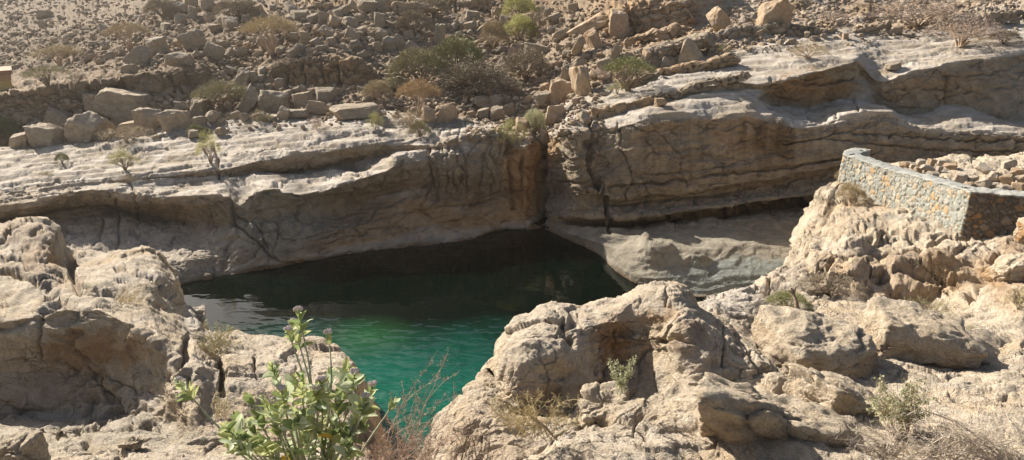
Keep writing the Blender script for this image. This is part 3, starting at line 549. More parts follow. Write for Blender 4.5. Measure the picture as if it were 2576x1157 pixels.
# ================================================================ NEAR LEFT ROCK MASS
ML = [
 [(-900, 640, 'z0'), (0, 640, 'z-1'), (200, 700, 'z-1'), (396, 720, 'z-1'), (456, 800, 'z-1'), (513, 880, 'z-1'), (640, 900, 'z-1'), (878, 930, 'z-1'), (940, 1000, 'z-1'), (1000, 1150, 'z-1'), (1010, 1300, 'z-1'), (1080, 1500, 'z-1')],
 [(-900, 560, 20), (0, 575, 18.5), (104, 575, 18), (150, 640, 17.5), (271, 645, 17.5), (376, 645, 17), (428, 700, 16.5), (456, 765, 15.5), (503, 805, 15), (513, 845, 14.5), (640, 865, 13.8), (778, 877, 13.2), (878, 897, 12.6), (911, 955, 11.6), (940, 1050, 10.2), (960, 1160, 8.6), (975, 1300, 7.2), (1080, 1500, 6)],
 # silhouette
 [(-900, 530, 17), (0, 560, 16.5), (45, 549, 16.4), (80, 552, 16.3), (104, 560, 16.2), (120, 578, 16.1), (150, 600, 16), (152, 626, 16.2), (174, 630, 16.3), (209, 627, 16.3), (271, 628, 16.), (344, 627, 15.6), (376, 628, 15.4), (396, 648, 15.2), (428, 682, 14.9), (449, 700, 14.7), (455, 750, 14.2), (460, 772, 14.0), (485, 775, 13.8), (503, 792, 13.6), (514, 832, 13.2), (560, 842, 12.8), (603, 846, 12.6), (643, 853, 12.5), (697, 857, 12.3), (722, 866, 12.1), (778, 865, 11.9), (810, 863, 11.8), (854, 873, 11.6), (878, 885, 11.4), (902, 921, 11), (911, 949, 10.7), (935, 1042, 9.7), (951, 1078, 9.3), (958, 1157, 8.3), (970, 1300, 7), (1080, 1500, 6)],
 [(-900, 600, 14.6), (0, 625, 14.2), (60, 640, 14), (120, 640, 14.), (160, 690, 14), (250, 680, 13.8), (340, 680, 13.6), (390, 705, 13.4), (440, 770, 12.8), (452, 800, 12.3), (475, 830, 12), (520, 862, 11.6), (600, 880, 11.4), (700, 890, 11.2), (800, 895, 11), (860, 905, 10.9), (895, 955, 10.3), (905, 980, 10), (930, 1065, 9.2), (946, 1110, 8.7), (955, 1180, 8), (968, 1320, 6.9), (1080, 1520, 6)],
 [(-900, 680, 12.6), (0, 705, 12.4), (100, 700, 12.3), (160, 735, 12), (250, 725, 12.1), (300, 745, 11.9), (370, 770, 11.4), (430, 830, 10.9), (470, 870, 10.6), (520, 900, 10.4), (560, 940, 10.0), (620, 930, 10.1), (720, 930, 10.2), (800, 935, 10.2), (860, 960, 9.9), (890, 1010, 9.4), (920, 1090, 8.7), (940, 1150, 8.2), (955, 1220, 7.6), (968, 1340, 6.8), (1080, 1530, 6)],
 # crest of the big dark-faced rock
 [(-900, 770, 10.8), (0, 800, 10.4), (80, 785, 10.5), (161, 768, 10.6), (241, 768, 10.6), (282, 792, 10.4), (322, 812, 10.2), (362, 842, 10.0), (400, 870, 9.8), (440, 900, 9.7), (480, 930, 9.5), (540, 965, 9.3), (600, 985, 9.2), (700, 985, 9.3), (800, 990, 9.3), (860, 1015, 9.1), (900, 1070, 8.7), (930, 1140, 8.1), (950, 1200, 7.6), (1080, 1540, 6)],
 [(-900, 830, 10.5), (0, 858, 10.25), (80, 840, 10.35), (161, 830, 10.4), (241, 832, 10.4), (300, 850, 10.25), (350, 880, 10.0), (400, 920, 9.75), (440, 950, 9.4), (480, 975, 9.1), (540, 1010, 8.9), (600, 1030, 8.8), (700, 1030, 8.9), (800, 1035, 8.9), (860, 1055, 8.7), (900, 1100, 8.4), (930, 1160, 7.9), (950, 1220, 7.4), (1080, 1550, 6)],
 [(-900, 950, 10.3), (0, 935, 10.3), (161, 930, 10.35), (241, 940, 10.3), (300, 955, 10.1), (400, 1000, 9.6), (480, 1030, 8.6), (540, 1060, 8.4), (600, 1080, 8.3), (700, 1080, 8.4), (800, 1085, 8.4), (860, 1100, 8.3), (930, 1190, 7.6), (1080, 1560, 6)],
 [(-900, 1050, 9.9), (0, 1045, 9.8), (161, 1045, 9.8), (300, 1050, 9.6), (400, 1065, 9.0), (480, 1085, 8.1), (560, 1110, 7.9), (700, 1130, 7.8), (860, 1140, 7.8), (930, 1230, 7.2), (1080, 1570, 6)],
 [(-900, 1110, 8.4), (0, 1105, 8.4), (300, 1105, 8.3), (480, 1130, 7.7), (700, 1190, 7.1), (860, 1200, 7.1), (930, 1290, 6.6), (1080, 1580, 6)],
 [(-900, 1230, 6.4), (0, 1210, 6.5), (300, 1210, 6.5), (480, 1230, 6.3), (700, 1290, 6.1), (860, 1300, 6.1), (1080, 1600, 5.6)],
 [(-900, 2100, 2.9), (0, 2100, 2.9), (1080, 2100, 3.1)],
]
def dispM(P, N, gx, gy):
    out = rock_disp(P, N, 1.0, .9, 0, .3, .0, (2.2, 2.2, 1.3), .6, .05, 43, .02, .015, .5)
    top = sstep(.45, .8, N[:, 2])
    T = rock_disp(P, N, 1.2, .9, .4, .09, .0, (2.2, 2.2, 1.3), .9, .0, 43, .04, .025, .65)
    return out * (1 - top[:, None]) + T * top[:, None]
def tintM(gx, gy, P, N):
    wx, wy = warped(gx, gy, 4); n = fbm(P * 1.2, 4, 74)
    o = patch(wx, wy, 240, 875, 150, 50) * .6 + patch(wx, wy, 100, 660, 60, 40) * .5 + patch(wx, wy, 60, 600, 60, 28) * .35 + patch(wx, wy, 150, 960, 130, 60) * .35 + patch(wx, wy, 930, 1080, 50, 90) * .35 + patch(wx, wy, 175, 715, 40, 20) * .45
    g = patch(wx, wy, 200, 1090, 330, 60) * .3 + patch(wx, wy, 350, 960, 60, 50) * .3
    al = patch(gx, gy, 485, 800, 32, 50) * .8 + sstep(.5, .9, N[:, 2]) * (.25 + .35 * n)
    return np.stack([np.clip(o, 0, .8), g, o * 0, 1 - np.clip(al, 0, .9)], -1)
crM = [([(212, 920), (250, 965), (285, 1005)], 2.4, .1), ([(97, 800), (100, 860), (104, 900)], 4, .12), ([(60, 905), (150, 915), (195, 930)], 2.6, .08), ([(0, 640), (60, 660), (75, 690)], 4, .15), ([(555, 900), (562, 985)], 7, .35), ([(465, 860), (468, 900), (455, 940)], 7, .3),
       ([(30, 585), (32, 600), (70, 590)], 4, .12), ([(150, 1100), (230, 1085), (310, 1030)], 5, .15), ([(290, 680), (340, 700), (400, 720)], 4, .12), ([(640, 890), (648, 960)], 4, .15), ([(0, 700), (60, 705), (130, 720), (170, 760)], 6, .2), ([(180, 640), (180, 700), (200, 740)], 7, .25)]
blM = [(80, 600, 60, 35, .25), (60, 660, 90, 14, -.25), (340, 655, 60, 25, .12), (190, 838, 22, 10, -.12), (400, 690, 40, 40, .1), (130, 850, 120, 40, .12), (480, 1000, 40, 60, .15)]
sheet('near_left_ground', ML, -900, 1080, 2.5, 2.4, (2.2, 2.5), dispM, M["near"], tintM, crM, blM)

# ================================================================ NEAR RIGHT GROUND, MOUND AND PLATFORM
N_ = [
 [(960, 1500, 'z-1'), (1060, 1250, 'z-1'), (1100, 1120, 'z-1'), (1190, 1050, 'z-1'), (1252, 980, 'z-1'), (1400, 900, 'z-1'), (1700, 850, 'z-1'), (1800, 830, 'z-1'), (1932, 800, 'z-1'), (2000, 720, 'z-.5'), (2060, 600, 'z0'), (2100, 520, 'z0.5'), (2200, 480, 'z1'), (2400, 450, 'z2'), (2600, 430, 'z2'), (3500, 430, 'z2')],
 [(960, 1480, 6.4), (1050, 1200, 9.5), (1075, 1130, 10.3), (1100, 1060, 11.2), (1152, 1028, 11.8), (1192, 968, 12.4), (1252, 908, 13.2), (1400, 850, 14), (1600, 790, 15), (1753, 775, 16.4), (1800, 765, 17.5), (1860, 735, 19), (1932, 716, 20), (1977, 680, 22), (2023, 590, 24.4), (2050, 550, 26), (2075, 490, 27), (2110, 470, 27.5), (2200, 430, 28), (2266, 416, 30), (2391, 412, 31), (2496, 403, 31.5), (2576, 396, 31.5), (3500, 396, 31.5)],
 # silhouette
 [(960, 1480, 6.2), (1050, 1200, 8.2), (1075, 1114, 8.9), (1100, 1042, 9.6), (1112, 1022, 9.8), (1152, 1010, 10), (1192, 949, 10.6), (1224, 909, 11), (1252, 889, 11.4), (1400, 860, 13.6), (1600, 800, 15), (1753, 760, 15), (1765, 753, 15), (1820, 735, 16), (1860, 718, 17), (1932, 700, 18), (1977, 662, 19.6), (2000, 610, 21), (2023, 568, 22), (2050, 526, 23), (2070, 487, 24), (2075, 465, 24.5), (2110, 449, 25), (2180, 430, 25.5), (2266, 408, 28), (2391, 404, 29), (2496, 395, 29.5), (2576, 387, 29.5), (3500, 387, 29.5)],
 [(960, 1490, 6.1), (1050, 1230, 7.6), (1090, 1120, 8.3), (1130, 1055, 9), (1192, 1000, 9.4), (1252, 960, 10.2), (1400, 930, 12), (1600, 900, 12.6), (1753, 840, 13), (1820, 790, 13.2), (1880, 765, 14.5), (1940, 730, 16.5), (1985, 690, 18), (2030, 620, 19.6), (2060, 560, 21), (2080, 500, 22.6), (2110, 470, 23.5), (2200, 470, 23.5), (2330, 450, 24), (2450, 440, 24), (2576, 432, 24), (3500, 432, 24)],
 # at wall foot
 [(960, 1495, 6.1), (1050, 1245, 7.4), (1090, 1140, 8), (1130, 1085, 8.4), (1192, 1050, 8.6), (1252, 1010, 9.3), (1400, 1000, 10.4), (1600, 990, 10.8), (1753, 885, 12), (1820, 815, 12.4), (1880, 785, 13.6), (1940, 755, 15.3), (1990, 710, 16.8), (2040, 640, 18.6), (2070, 580, 20), (2100, 520, 21.8), (2113, 470, 23.2), (2190, 505, 21.8), (2304, 540, 20), (2430, 582, 18.1), (2500, 572, 18.), (2576, 562, 18), (3500, 540, 18)],
 [(960, 1500, 6.), (1050, 1255, 7.3), (1130, 1110, 8), (1252, 1045, 8.7), (1400, 1025, 9.2), (1600, 1025, 9.3), (1753, 925, 11), (1820, 850, 11.5), (1880, 815, 12.6), (1940, 780, 14.3), (1990, 740, 15.8), (2050, 680, 17.2), (2100, 620, 18.4), (2150, 590, 19), (2250, 600, 18.4), (2350, 620, 17.6), (2430, 625, 17.1), (2490, 620, 17), (2540, 610, 17), (2576, 640, 16.4), (3500, 640, 16.2)],
 # mound foot
 [(960, 1500, 6.), (1130, 1130, 7.8), (1252, 1070, 8.2), (1400, 1040, 8.4), (1600, 1035, 8.5), (1753, 930, 10), (1820, 880, 11), (1880, 840, 12), (1940, 795, 13.9), (2000, 765, 15), (2080, 750, 15.8), (2200, 750, 15.9), (2300, 752, 15.9), (2400, 735, 16), (2450, 720, 15.9), (2520, 680, 15.6), (2576, 690, 15), (3500, 690, 14.6)],
 [(960, 1505, 6.), (1130, 1140, 7.7), (1252, 1085, 8.1), (1400, 1055, 8.25), (1600, 1050, 8.3), (1753, 960, 9.6), (1820, 910, 10.4), (1880, 870, 11.3), (1940, 830, 12.6), (2000, 800, 13.6), (2080, 790, 14), (2200, 792, 14), (2300, 800, 13.8), (2400, 790, 13.8), (2500, 760, 13.8), (2576, 745, 13.6), (3500, 745, 13.3)],
 [(960, 1510, 6.), (1130, 1155, 7.5), (1252, 1100, 7.9), (1400, 1075, 8.0), (1600, 1065, 8.1), (1753, 1000, 8.9), (1820, 970, 9.2), (1900, 950, 9.8), (2000, 920, 10.4), (2100, 910, 10.8), (2200, 900, 11.2), (2300, 890, 11.3), (2400, 880, 11.5), (2576, 860, 11.5), (3500, 850, 11.4)],
 [(960, 1515, 5.9), (1130, 1180, 7.1), (1252, 1130, 7.5), (1400, 1110, 7.6), (1600, 1100, 7.7), (1753, 1070, 8), (1900, 1040, 8.3), (2000, 1020, 8.7), (2200, 1000, 9.2), (2400, 980, 9.5), (2576, 960, 9.6), (3500, 950, 9.6)],
 [(960, 1520, 5.9), (1130, 1230, 6.6), (1252, 1180, 6.9), (1400, 1160, 7), (1753, 1140, 7.2), (2000, 1120, 7.3), (2200, 1110, 7.5), (2576, 1080, 7.8), (3500, 1070, 7.8)],
 [(960, 1540, 5.6), (1252, 1270, 6.1), (1753, 1250, 6.2), (2200, 1230, 6.3), (2576, 1210, 6.4), (3500, 1200, 6.4)],
 [(960, 2100, 3.), (1700, 2100, 2.9), (3500, 2100, 2.9)],
]
def dispN(P, N, gx, gy):
    near = 1 - sstep(11, 18, P[:, 1])
    a = rock_disp(P, N, 1.3, .8, .3, .09, .0, (2.2, 2.2, 1.2), .8, .04, 53, .04, .022, .6)
    b = rock_disp(P, N, 1.2, 1., .4, .2, .0, (2.0, 2.0, .8), .9, .08, 54, .04, .03, 1.2)
    out = a * near[:, None] + b * (1 - near[:, None])
    return out
def tintN(gx, gy, P, N):
    wx, wy = warped(gx, gy, 5); n = fbm(P * .9, 4, 75)
    o = patch(wx, wy, 2300, 690, 260, 60) * .40 + patch(wx, wy, 2540, 690, 60, 110) * .5 + patch(wx, wy, 2150, 550, 110, 50) * .22 + patch(wx, wy, 1240, 1080, 140, 60) * .22
    al = patch(wx, wy, 1850, 750, 90, 45) * .85 + patch(wx, wy, 1990, 700, 60, 40) * .3 + patch(wx, wy, 1560, 1100, 200, 50) * .35 + patch(wx, wy, 2400, 830, 150, 30) * .15 + .12 + .2 * n
    g = patch(wx, wy, 2300, 556, 150, 10) * .6
    return np.stack([np.clip(o, 0, .8), g, o * 0, 1 - np.clip(al, 0, .9)], -1)
crN = [([(2220, 640), (2300, 630), (2380, 600), (2440, 592)], 4, .25), ([(2250, 690), (2330, 705), (2400, 720)], 5, .3), ([(1935, 700), (1936, 730), (1945, 760)], 4, .3), ([(2180, 660), (2188, 700)], 3, .2), ([(2240, 730), (2300, 740), (2360, 738)], 5, .3),
       ([(2510, 640), (2490, 700), (2440, 750)], 8, .5)]
blN = [(2150, 620, 40, 18, .2), (2220, 700, 22, 14, -.3), (2060, 700, 20, 18, -.2), (2310, 670, 80, 22, .35), (2400, 690, 60, 30, .25), (2330, 755, 90, 14, -.2), (2150, 690, 30, 20, .2), (2040, 620, 20, 40, .2)]
sheet('near_right_ground', N_, 960, 3500, 2.5, 2.4, (2.2, 2.5), dispN, M['near'], tintN, crN, blN)

# far ground so that nothing ends in a void
g = newmesh('ground', [(-400, -60, -2.5), (400, -60, -2.5), (400, 500, -2.5), (-400, 500, -2.5)], [(0, 1, 2, 3)], None, M['hill'])
tag(link('ground', g), kind='structure')
# the ground the viewer stands on, behind the camera
gx_, gy_ = np.meshgrid(np.linspace(-30, 30, 60), np.linspace(-25, 3.2, 40))
zz = 12 - 1.75 + .6 * np.clip(-gy_, 0, 30) * .12 - .45 * np.clip(gy_ - .3, 0, 9) + .25 * fbm(np.stack([gx_.ravel(), gy_.ravel(), gx_.ravel() * 0], -1) * .4, 3, 5).reshape(gx_.shape)
idx = np.arange(gx_.size).reshape(gx_.shape)
q = np.stack([idx[:-1, :-1], idx[:-1, 1:], idx[1:, 1:], idx[1:, :-1]], -1).reshape(-1, 4)
tag(link('viewpoint_ground', newmesh('viewpoint_ground', np.stack([gx_.ravel(), gy_.ravel(), zz.ravel()], -1), q, None, M['near'])), kind='structure')

# ================================================================ WATER
def water():
    t = NT('pool_water')
    tc = t.n('ShaderNodeTexCoord').outputs['Object']
    mp = t.n('ShaderNodeVectorMath', operation='MULTIPLY', ins={0: tc, 1: (1., 1.9, 1.)}).outputs[0]
    n1 = t.noise(mp, 1.5, 1, .4, .5).outputs[0]
    n2 = t.noise(mp, 6., 1, .5).outputs[0]
    calm = t.ramp(t.noise(tc, .22, 2).outputs[0], .35, .6, .5, 1.)
    h = t.math('MULTIPLY', t.math('ADD', n1, t.math('MULTIPLY', n2, .07)), calm)
    bp = t.n('ShaderNodeBump', ins={'Strength': 1., 'Height': h}); bpn = bp; bp = bp.outputs[0]
    # cliff shadow painted into the far water, sunlit turquoise towards the viewer
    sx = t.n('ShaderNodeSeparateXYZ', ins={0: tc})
    view_dist = t.math('ADD', sx.outputs[1], t.math('MULTIPLY', t.noise(tc, .35, 3).outputs[0], 3.))
    f = t.ramp(view_dist, 25.2, 21.2)
    t.t.links.new(t.ramp(view_dist, 25.5, 22., .008, .12), bpn.inputs['Distance'])
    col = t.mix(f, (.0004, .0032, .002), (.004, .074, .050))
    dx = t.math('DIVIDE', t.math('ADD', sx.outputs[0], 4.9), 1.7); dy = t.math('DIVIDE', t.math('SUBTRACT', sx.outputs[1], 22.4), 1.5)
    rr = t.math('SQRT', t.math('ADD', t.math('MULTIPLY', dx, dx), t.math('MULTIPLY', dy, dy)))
    col = t.mix(t.math('MULTIPLY', t.ramp(rr, 1.2, .1), .5), col, (.020, .10, .032))  # sunlit green patch painted into the water colour
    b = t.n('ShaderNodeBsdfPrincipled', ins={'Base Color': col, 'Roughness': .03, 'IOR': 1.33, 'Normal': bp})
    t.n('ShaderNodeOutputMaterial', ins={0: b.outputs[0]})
    return t.m
xs = np.linspace(-28, 30, 30); ys = np.linspace(5, 40, 24)
gx_, gy_ = np.meshgrid(xs, ys); idx = np.arange(gx_.size).reshape(gx_.shape)
q = np.stack([idx[:-1, :-1], idx[:-1, 1:], idx[1:, 1:], idx[1:, :-1]], -1).reshape(-1, 4)
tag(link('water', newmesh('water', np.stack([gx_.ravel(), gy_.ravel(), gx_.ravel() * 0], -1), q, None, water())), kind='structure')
#BEGIN_OBJ
# ================================================================ BOULDERS
def ico(sub):
    import bmesh
    bm = bmesh.new(); bmesh.ops.create_icosphere(bm, subdivisions=sub, radius=1.)
    V = np.array([v.co[:] for v in bm.verts]); T = np.array([[v.index for v in f.verts] for f in bm.faces]); bm.free()
    return V / np.linalg.norm(V, axis=1)[:, None], T
ICO = {}
def poly_rock(seed, sub=4, planes=9, soft=0., rough=.03, box=.8, flat=1.):
    """an angular stone inside the unit box: random half-spaces cut from a sphere, then weathered"""
    if sub not in ICO: ICO[sub] = ico(sub)
    D, T = ICO[sub]; r = np.random.default_rng(seed)
    n = [np.array(a, float) for a in ((1, 0, 0), (-1, 0, 0), (0, 1, 0), (0, -1, 0), (0, 0, 1), (0, 0, -1))]
    n = [a + r.normal(size=3) * .16 for a in n]; d = list(r.uniform(.62, .8, 6) * box / .8)
    for k in range(planes):
        a = r.normal(size=3); n.append(a); d.append(r.uniform(.72, .98) * box / .8)
    n = np.array(n); n /= np.linalg.norm(n, axis=1)[:, None]; d = np.array(d)
    q = D @ n.T
    rr = np.where(q > 1e-3, d[None] / np.maximum(q, 1e-3), 9.)
    if soft > 0: R_ = -soft * np.log(np.sum(np.exp(-np.minimum(rr, 3) / soft), 1))
    else: R_ = rr.min(1)
    V = D * R_[:, None]
    mx = np.abs(V).max(0); V = V / mx
    V = V * (1 + rough * (fbm(V * 2.2 + seed, 3, seed) * 1.5 + .35 * fbm(V * 9 + seed, 2, seed + 5)))[:, None]
    return V, T
def put_rock(name, me, px, py, w, h, roll=0., yaw=0., view_dist=None, dd=1., mat=None, sink=.12):
    """px, py: centre in the photo; w, h: size there; it rests on the ground below it"""
    if view_dist is None: g, d = ground_at(px, py + h * .38)
    else: d = view_dist
    u = -(py - CY) / F
    P = Vector(((px - CX) / F * d, (CP + u * SP) * d, CAMZ + (-SP + u * CP) * d))
    W = w / F * d; Hh = h / F * d
    D_ = dd * (W + Hh) * .5
    o = link(name, me)
    o.location = P + Vector((0, D_ * .12, -Hh * sink * .5))
    o.rotation_euler = (0, math.radians(roll), math.radians(yaw))
    o.scale = (W / 2 * 1.04, D_ / 2, Hh / 2 * (1.06 + sink))
    if mat and me.materials:
        o.material_slots[0].link = 'OBJECT'; o.material_slots[0].material = mat
    return o
VAR = []
for k in range(12):
    V, T = poly_rock(100 + k, 5, 10 + k % 6, .012 if k % 4 else .05, .045)
    VAR.append(newmesh('boulder', V, None, T, M['boulder'], True))
PALE, WARM = M['boulder'], M['warmboulder']
NAMED = [
 (120, 345, 78, 60, 0, 'round pale-topped boulder standing on the back edge of the ledge at far left', 1),
 (213, 323, 104, 84, 4, 'largest grey-brown boulder with layered cracks behind the left ledge', 2),
 (52, 353, 84, 42, -4, 'low blunt boulder left of the round pale-topped boulder', 3),
 (145, 298, 60, 46, 25, 'leaning wedge boulder between the low cliff and the two big left boulders', 4),
 (309, 262, 134, 70, 3, 'long flat-topped block fallen in front of the low layered cliff', 5),
 (228, 258, 34, 44, 0, 'small upright block against the left end of the long flat-topped block', 6),
 (375, 304, 64, 72, 10, 'jagged split boulder left of the square tan boulder', 7),
 (436, 304, 84, 62, -3, 'square tan boulder with a clean vertical face above the ledge', 8),
 (496, 275, 40, 52, 6, 'upright pale-capped block up right of the square tan boulder', 9),
 (456, 266, 44, 26, 0, 'small pale-topped rock resting behind the square tan boulder', 10),
 (498, 306, 40, 27, 0, 'low grey rock at the foot of the upright pale-capped block', 11),
 (534, 293, 42, 30, 12, 'grey rock beneath the left side of the olive shrub on the slope', 0),
 (330, 318, 72, 30, 0, 'dark low rock in the gap between the two biggest left boulders', 1),
 (618, 260, 58, 64, 38, 'brown slab leaning beside the right side of the olive shrub', 2),
 (688, 256, 72, 58, 0, 'broad smooth grey boulder right of the leaning brown slab', 3),
 (653, 222, 24, 26, 0, 'small cube-like block above the broad smooth grey boulder', 4),
 (703, 210, 28, 26, 0, 'small sunlit tilted block left of the brown layered outcrop foot', 5),
 (765, 254, 52, 44, -15, 'grey wedge boulder left of the rounded tan loaf-shaped boulder', 6),
 (820, 238, 64, 34, 2, 'rounded tan loaf-shaped boulder below the layered outcrop', 7),
 (799, 271, 52, 35, 8, 'pale broken boulder under the rounded tan loaf-shaped boulder', 8),
 (711, 286, 30, 32, 20, 'small tilted rock below the broad smooth grey boulder', 9),
 (747, 286, 58, 24, -6, 'flat pale slab left of the pale broken boulder', 10),
 (890, 280, 124, 38, -2, 'long low slab boulder lying on the back of the ledge near the straw shrub', 11),
 (925, 250, 36, 20, 0, 'small flat tan rock just below the straw shrub', 0),
 (343, 144, 70, 42, -28, 'sloping smooth-faced boulder in the middle of the left scree', 1),
 (393, 116, 56, 42, -5, 'blocky pale boulder above the sloping smooth-faced boulder', 2),
 (488, 100, 62, 44, -12, 'tan pointed boulder topping the jumble of the left scree', 3),
 (536, 128, 48, 38, 25, 'tilted brown slab right of the tan pointed boulder', 4),
 (452, 150, 64, 34, 4, 'pale-topped broken rock above the low layered cliff', 5),
 (484, 34, 22, 36, 8, 'upright pointed pale stone near the top of the left scree', 6),
 (214, 152, 64, 12, -33, 'thin pale slab leaning diagonally on the hazy left slope', 7),
 (113, 33, 34, 16, 0, 'flat grey rock alone on the hazy top left slope', 8),
 (609, 196, 36, 44, 18, 'tall grey stone leaning left above the olive shrub', 9),
 (636, 192, 24, 32, -12, 'squared stone leaning against the right of the tall grey stone', 10),
 (323, 174, 40, 26, 4, 'rounded rock lying on top of the low layered cliff', 11),
 (276, 137, 26, 18, 0, 'small rounded grey rock on the left slope beside the pale acacia', 1),
 (1105, 87, 28, 56, 10, 'tall column-like brown block standing on the scree left of the gully', 2),
 (1008, 108, 26, 44, -32, 'slanting slab left of the tall column-like brown block', 3),
 (1041, 122, 50, 22, 38, 'smooth slab sloping right below the tall column-like brown block', 4),
 (980, 112, 34, 40, 0, 'grey flat-faced stone left of the slanting slab', 5),
 (956, 52, 32, 38, 6, 'dark upright block high on the centre scree', 6),
 (890, 15, 18, 32, -35, 'pale narrow stone leaning under the high outcrop', 7),
 (768, 97, 26, 34, 0, 'squat tan block above the brown layered outcrop', 8),
 (820, 80, 42, 22, 28, 'tilted flat stone on the centre scree above the layered outcrop', 9),
 (1078, 290, 36, 42, 8, 'dark cleft rock under the orange umbrella shrub', 10),
 (1123, 288, 52, 42, 0, 'dark broken rock right of the orange umbrella shrub', 11),
 (1210, 254, 58, 28, 0, 'low wide rock under the brown dome shrub', 0),
 (1217, 286, 42, 32, 0, 'square brown rock above the end of the left ledge', 1),
 (1251, 286, 38, 34, 5, 'squared dark rock beside the gully mouth', 2),
 (1283, 278, 32, 36, -8, 'upright brown rock on the left side of the gully mouth', 3),
 (1425, 193, 28, 58, 4, 'slim upright stone, left of the pair of standing stones in the gully', 4),
 (1465, 207, 50, 84, -8, 'tall orange standing stone beside the slim upright stone', 5),
 (1415, 232, 68, 58, 6, 'orange hump-shaped boulder in front of the standing stones', 6),
 (1497, 98, 40, 50, -28, 'tilted cream block under the long pale slab of the right slope', 7),
 (1478, 70, 118, 34, -32, 'long pale slab leaning up the right slope', 8),
 (1560, 60, 62, 68, 0, 'layered orange block split off the high orange outcrop', 9),
 (1735, 126, 88, 64, 0, 'big triangular tan boulder sitting on the right shelf', 10),
 (1812, 52, 54, 62, -30, 'tilted orange boulder high on the right slope', 11),
 (1950, 37, 74, 74, 5, 'large orange boulder with grey top at the top right', 0),
 (1778, 105, 38, 26, 0, 'dark rock tucked behind the big triangular tan boulder', 1),
 (1675, 153, 40, 24, 0, 'small brown rock at the left foot of the big triangular tan boulder', 2),
 (1550, 132, 24, 42, 28, 'narrow pale stone leaning at the left end of the right bedding ledge', 3),
 (1519, 157, 42, 20, -18, 'flat sunlit stone below the narrow pale leaning stone', 4),
 (1456, 115, 24, 50, 22, 'dark leaning plate of rock left of the tilted cream block', 5),
 (1352, 127, 72, 30, 10, 'pale sloping slab in the gully above the brown dome shrubs', 6),
 (1314, 316, 42, 36, 10, 'pinkish pointed rock in the gully between the two green shrubs', 7),
 (1397, 289, 52, 50, 0, 'cracked tan boulder at the right side of the gully mouth', 8),
 (1369, 344, 26, 30, 0, 'small pink-brown rock wedged at the top of the crevice', 9),
 (1661, 256, 28, 22, -8, 'small pointed cream rock on the lip of the right cliff', 10),
 (2254, 77, 40, 20, 6, 'rounded oblong rock lying below the right bedding step', 11),
 (2249, 166, 48, 18, -4, 'flat loose slab lying on the pale upper shelf at right', 1),
]
warm_i = {12, 51, 52, 54, 55, 57, 58, 65, 66, 67, 68}
for i, (px, py, w, h, roll, lab, v) in enumerate(NAMED):
    me = VAR[v]
    if h >= 54 or w >= 80:
        V, T = poly_rock(300 + i, 5, 11, .015, .06); me = newmesh('boulder', V, None, T, M['boulder'], True)
    if 'triangular' in lab:
        V, T = poly_rock(333, 5, 6, .03, .04, .95); k_ = 1 - .8 * (V[:, 2:] + 1) / 2; V[:, :2] *= np.clip(k_, .05, 1); V[:, 0] = V[:, 0] * 1.05 - .12 * V[:, 2]
        me = newmesh('boulder', V, None, T, M['warmboulder'], True)
    o = put_rock('boulder', me, px, py, w, h, roll, (i * 37) % 24 - 12, mat=WARM if i in warm_i or 'orange' in lab or 'cream' in lab else PALE)
    tag(o, lab, 'boulder', 'boulders that stand out on the far bank')
SLABS = [
 (1690, 119, 280, 30, -15, 'longest pale bedding ledge, under the orange outcrop on the right slope', 0), (1660, 84, 190, 20, -13, 'lowest orange layer of the stacked outcrop high on the right', 1), (1668, 64, 180, 20, -13, 'second lowest orange layer of the stacked outcrop', 1),
 (1672, 43, 176, 22, -13, 'middle orange layer of the stacked outcrop', 1), (1668, 22, 170, 22, -13, 'upper orange layer of the stacked outcrop, cut by the photo edge', 1), (1880, 78, 180, 26, -9, 'pale bedding ledge running right behind the triangular boulder', 0),
 (1750, 168, 210, 22, -12, 'brown layered ledge below the big triangular boulder', 1), (1590, 262, 130, 20, -14, 'cream bed lying on the rim of the right cliff beside the crevice', 1), (1690, 238, 170, 16, -13, 'thin long bed stepping up from the cream bed on the cliff rim', 0),
 (1530, 282, 90, 20, -10, 'stubby broken bed right above the tall pier', 1), (1800, 205, 190, 15, -11, 'thin pale bed above the alcove of the right cliff', 0), (2180, 78, 130, 20, -14, 'long low bedding step under the top right shrub', 0), (2460, 52, 190, 26, -12, 'blocky bedding step right of the largest leafless shrub', 0),
 (1610, 205, 110, 16, -16, 'short ledge behind the green umbrella acacia', 0), (1010, 22, 210, 18, -3, 'brown layered ledge at the very top of the centre', 1), (1160, 12, 190, 16, -4, 'dark layered ledge at the top beside the gully head', 1)]
for i, (px, py, w, h, roll, lab, wm) in enumerate(SLABS):
    V, T = poly_rock(900 + i, 6, 4, .02, .02, 1.); g_, d_ = ground_at(px, py + h * .3)
    S = np.array([w, (w + h) * .5 * .35, h]) / F * d_ / 2; nn = V * np.array([.2, 1, 1]); nn /= np.linalg.norm(nn, axis=1)[:, None]
    V = V * S; V[:, 2] += .10 * fbm(V * np.array([.9, .3, .0]) + i * 7, 3, i)
    Q = rock_disp(V + i * 11, nn, .8, .8, 0, .3, .20, (.8, .8, .5), .8, .10, 910 + i, 0, .02, .6) - i * 11
    V = Q / S
    o = put_rock('rock_ledge', newmesh('rock_ledge', V, None, T, WARM if wm else PALE, True), px, py, w, h * 1.25, roll, 0, dd=.35)
    tag(o, lab, 'rock ledge', 'broken bedding ledges on the far bank')
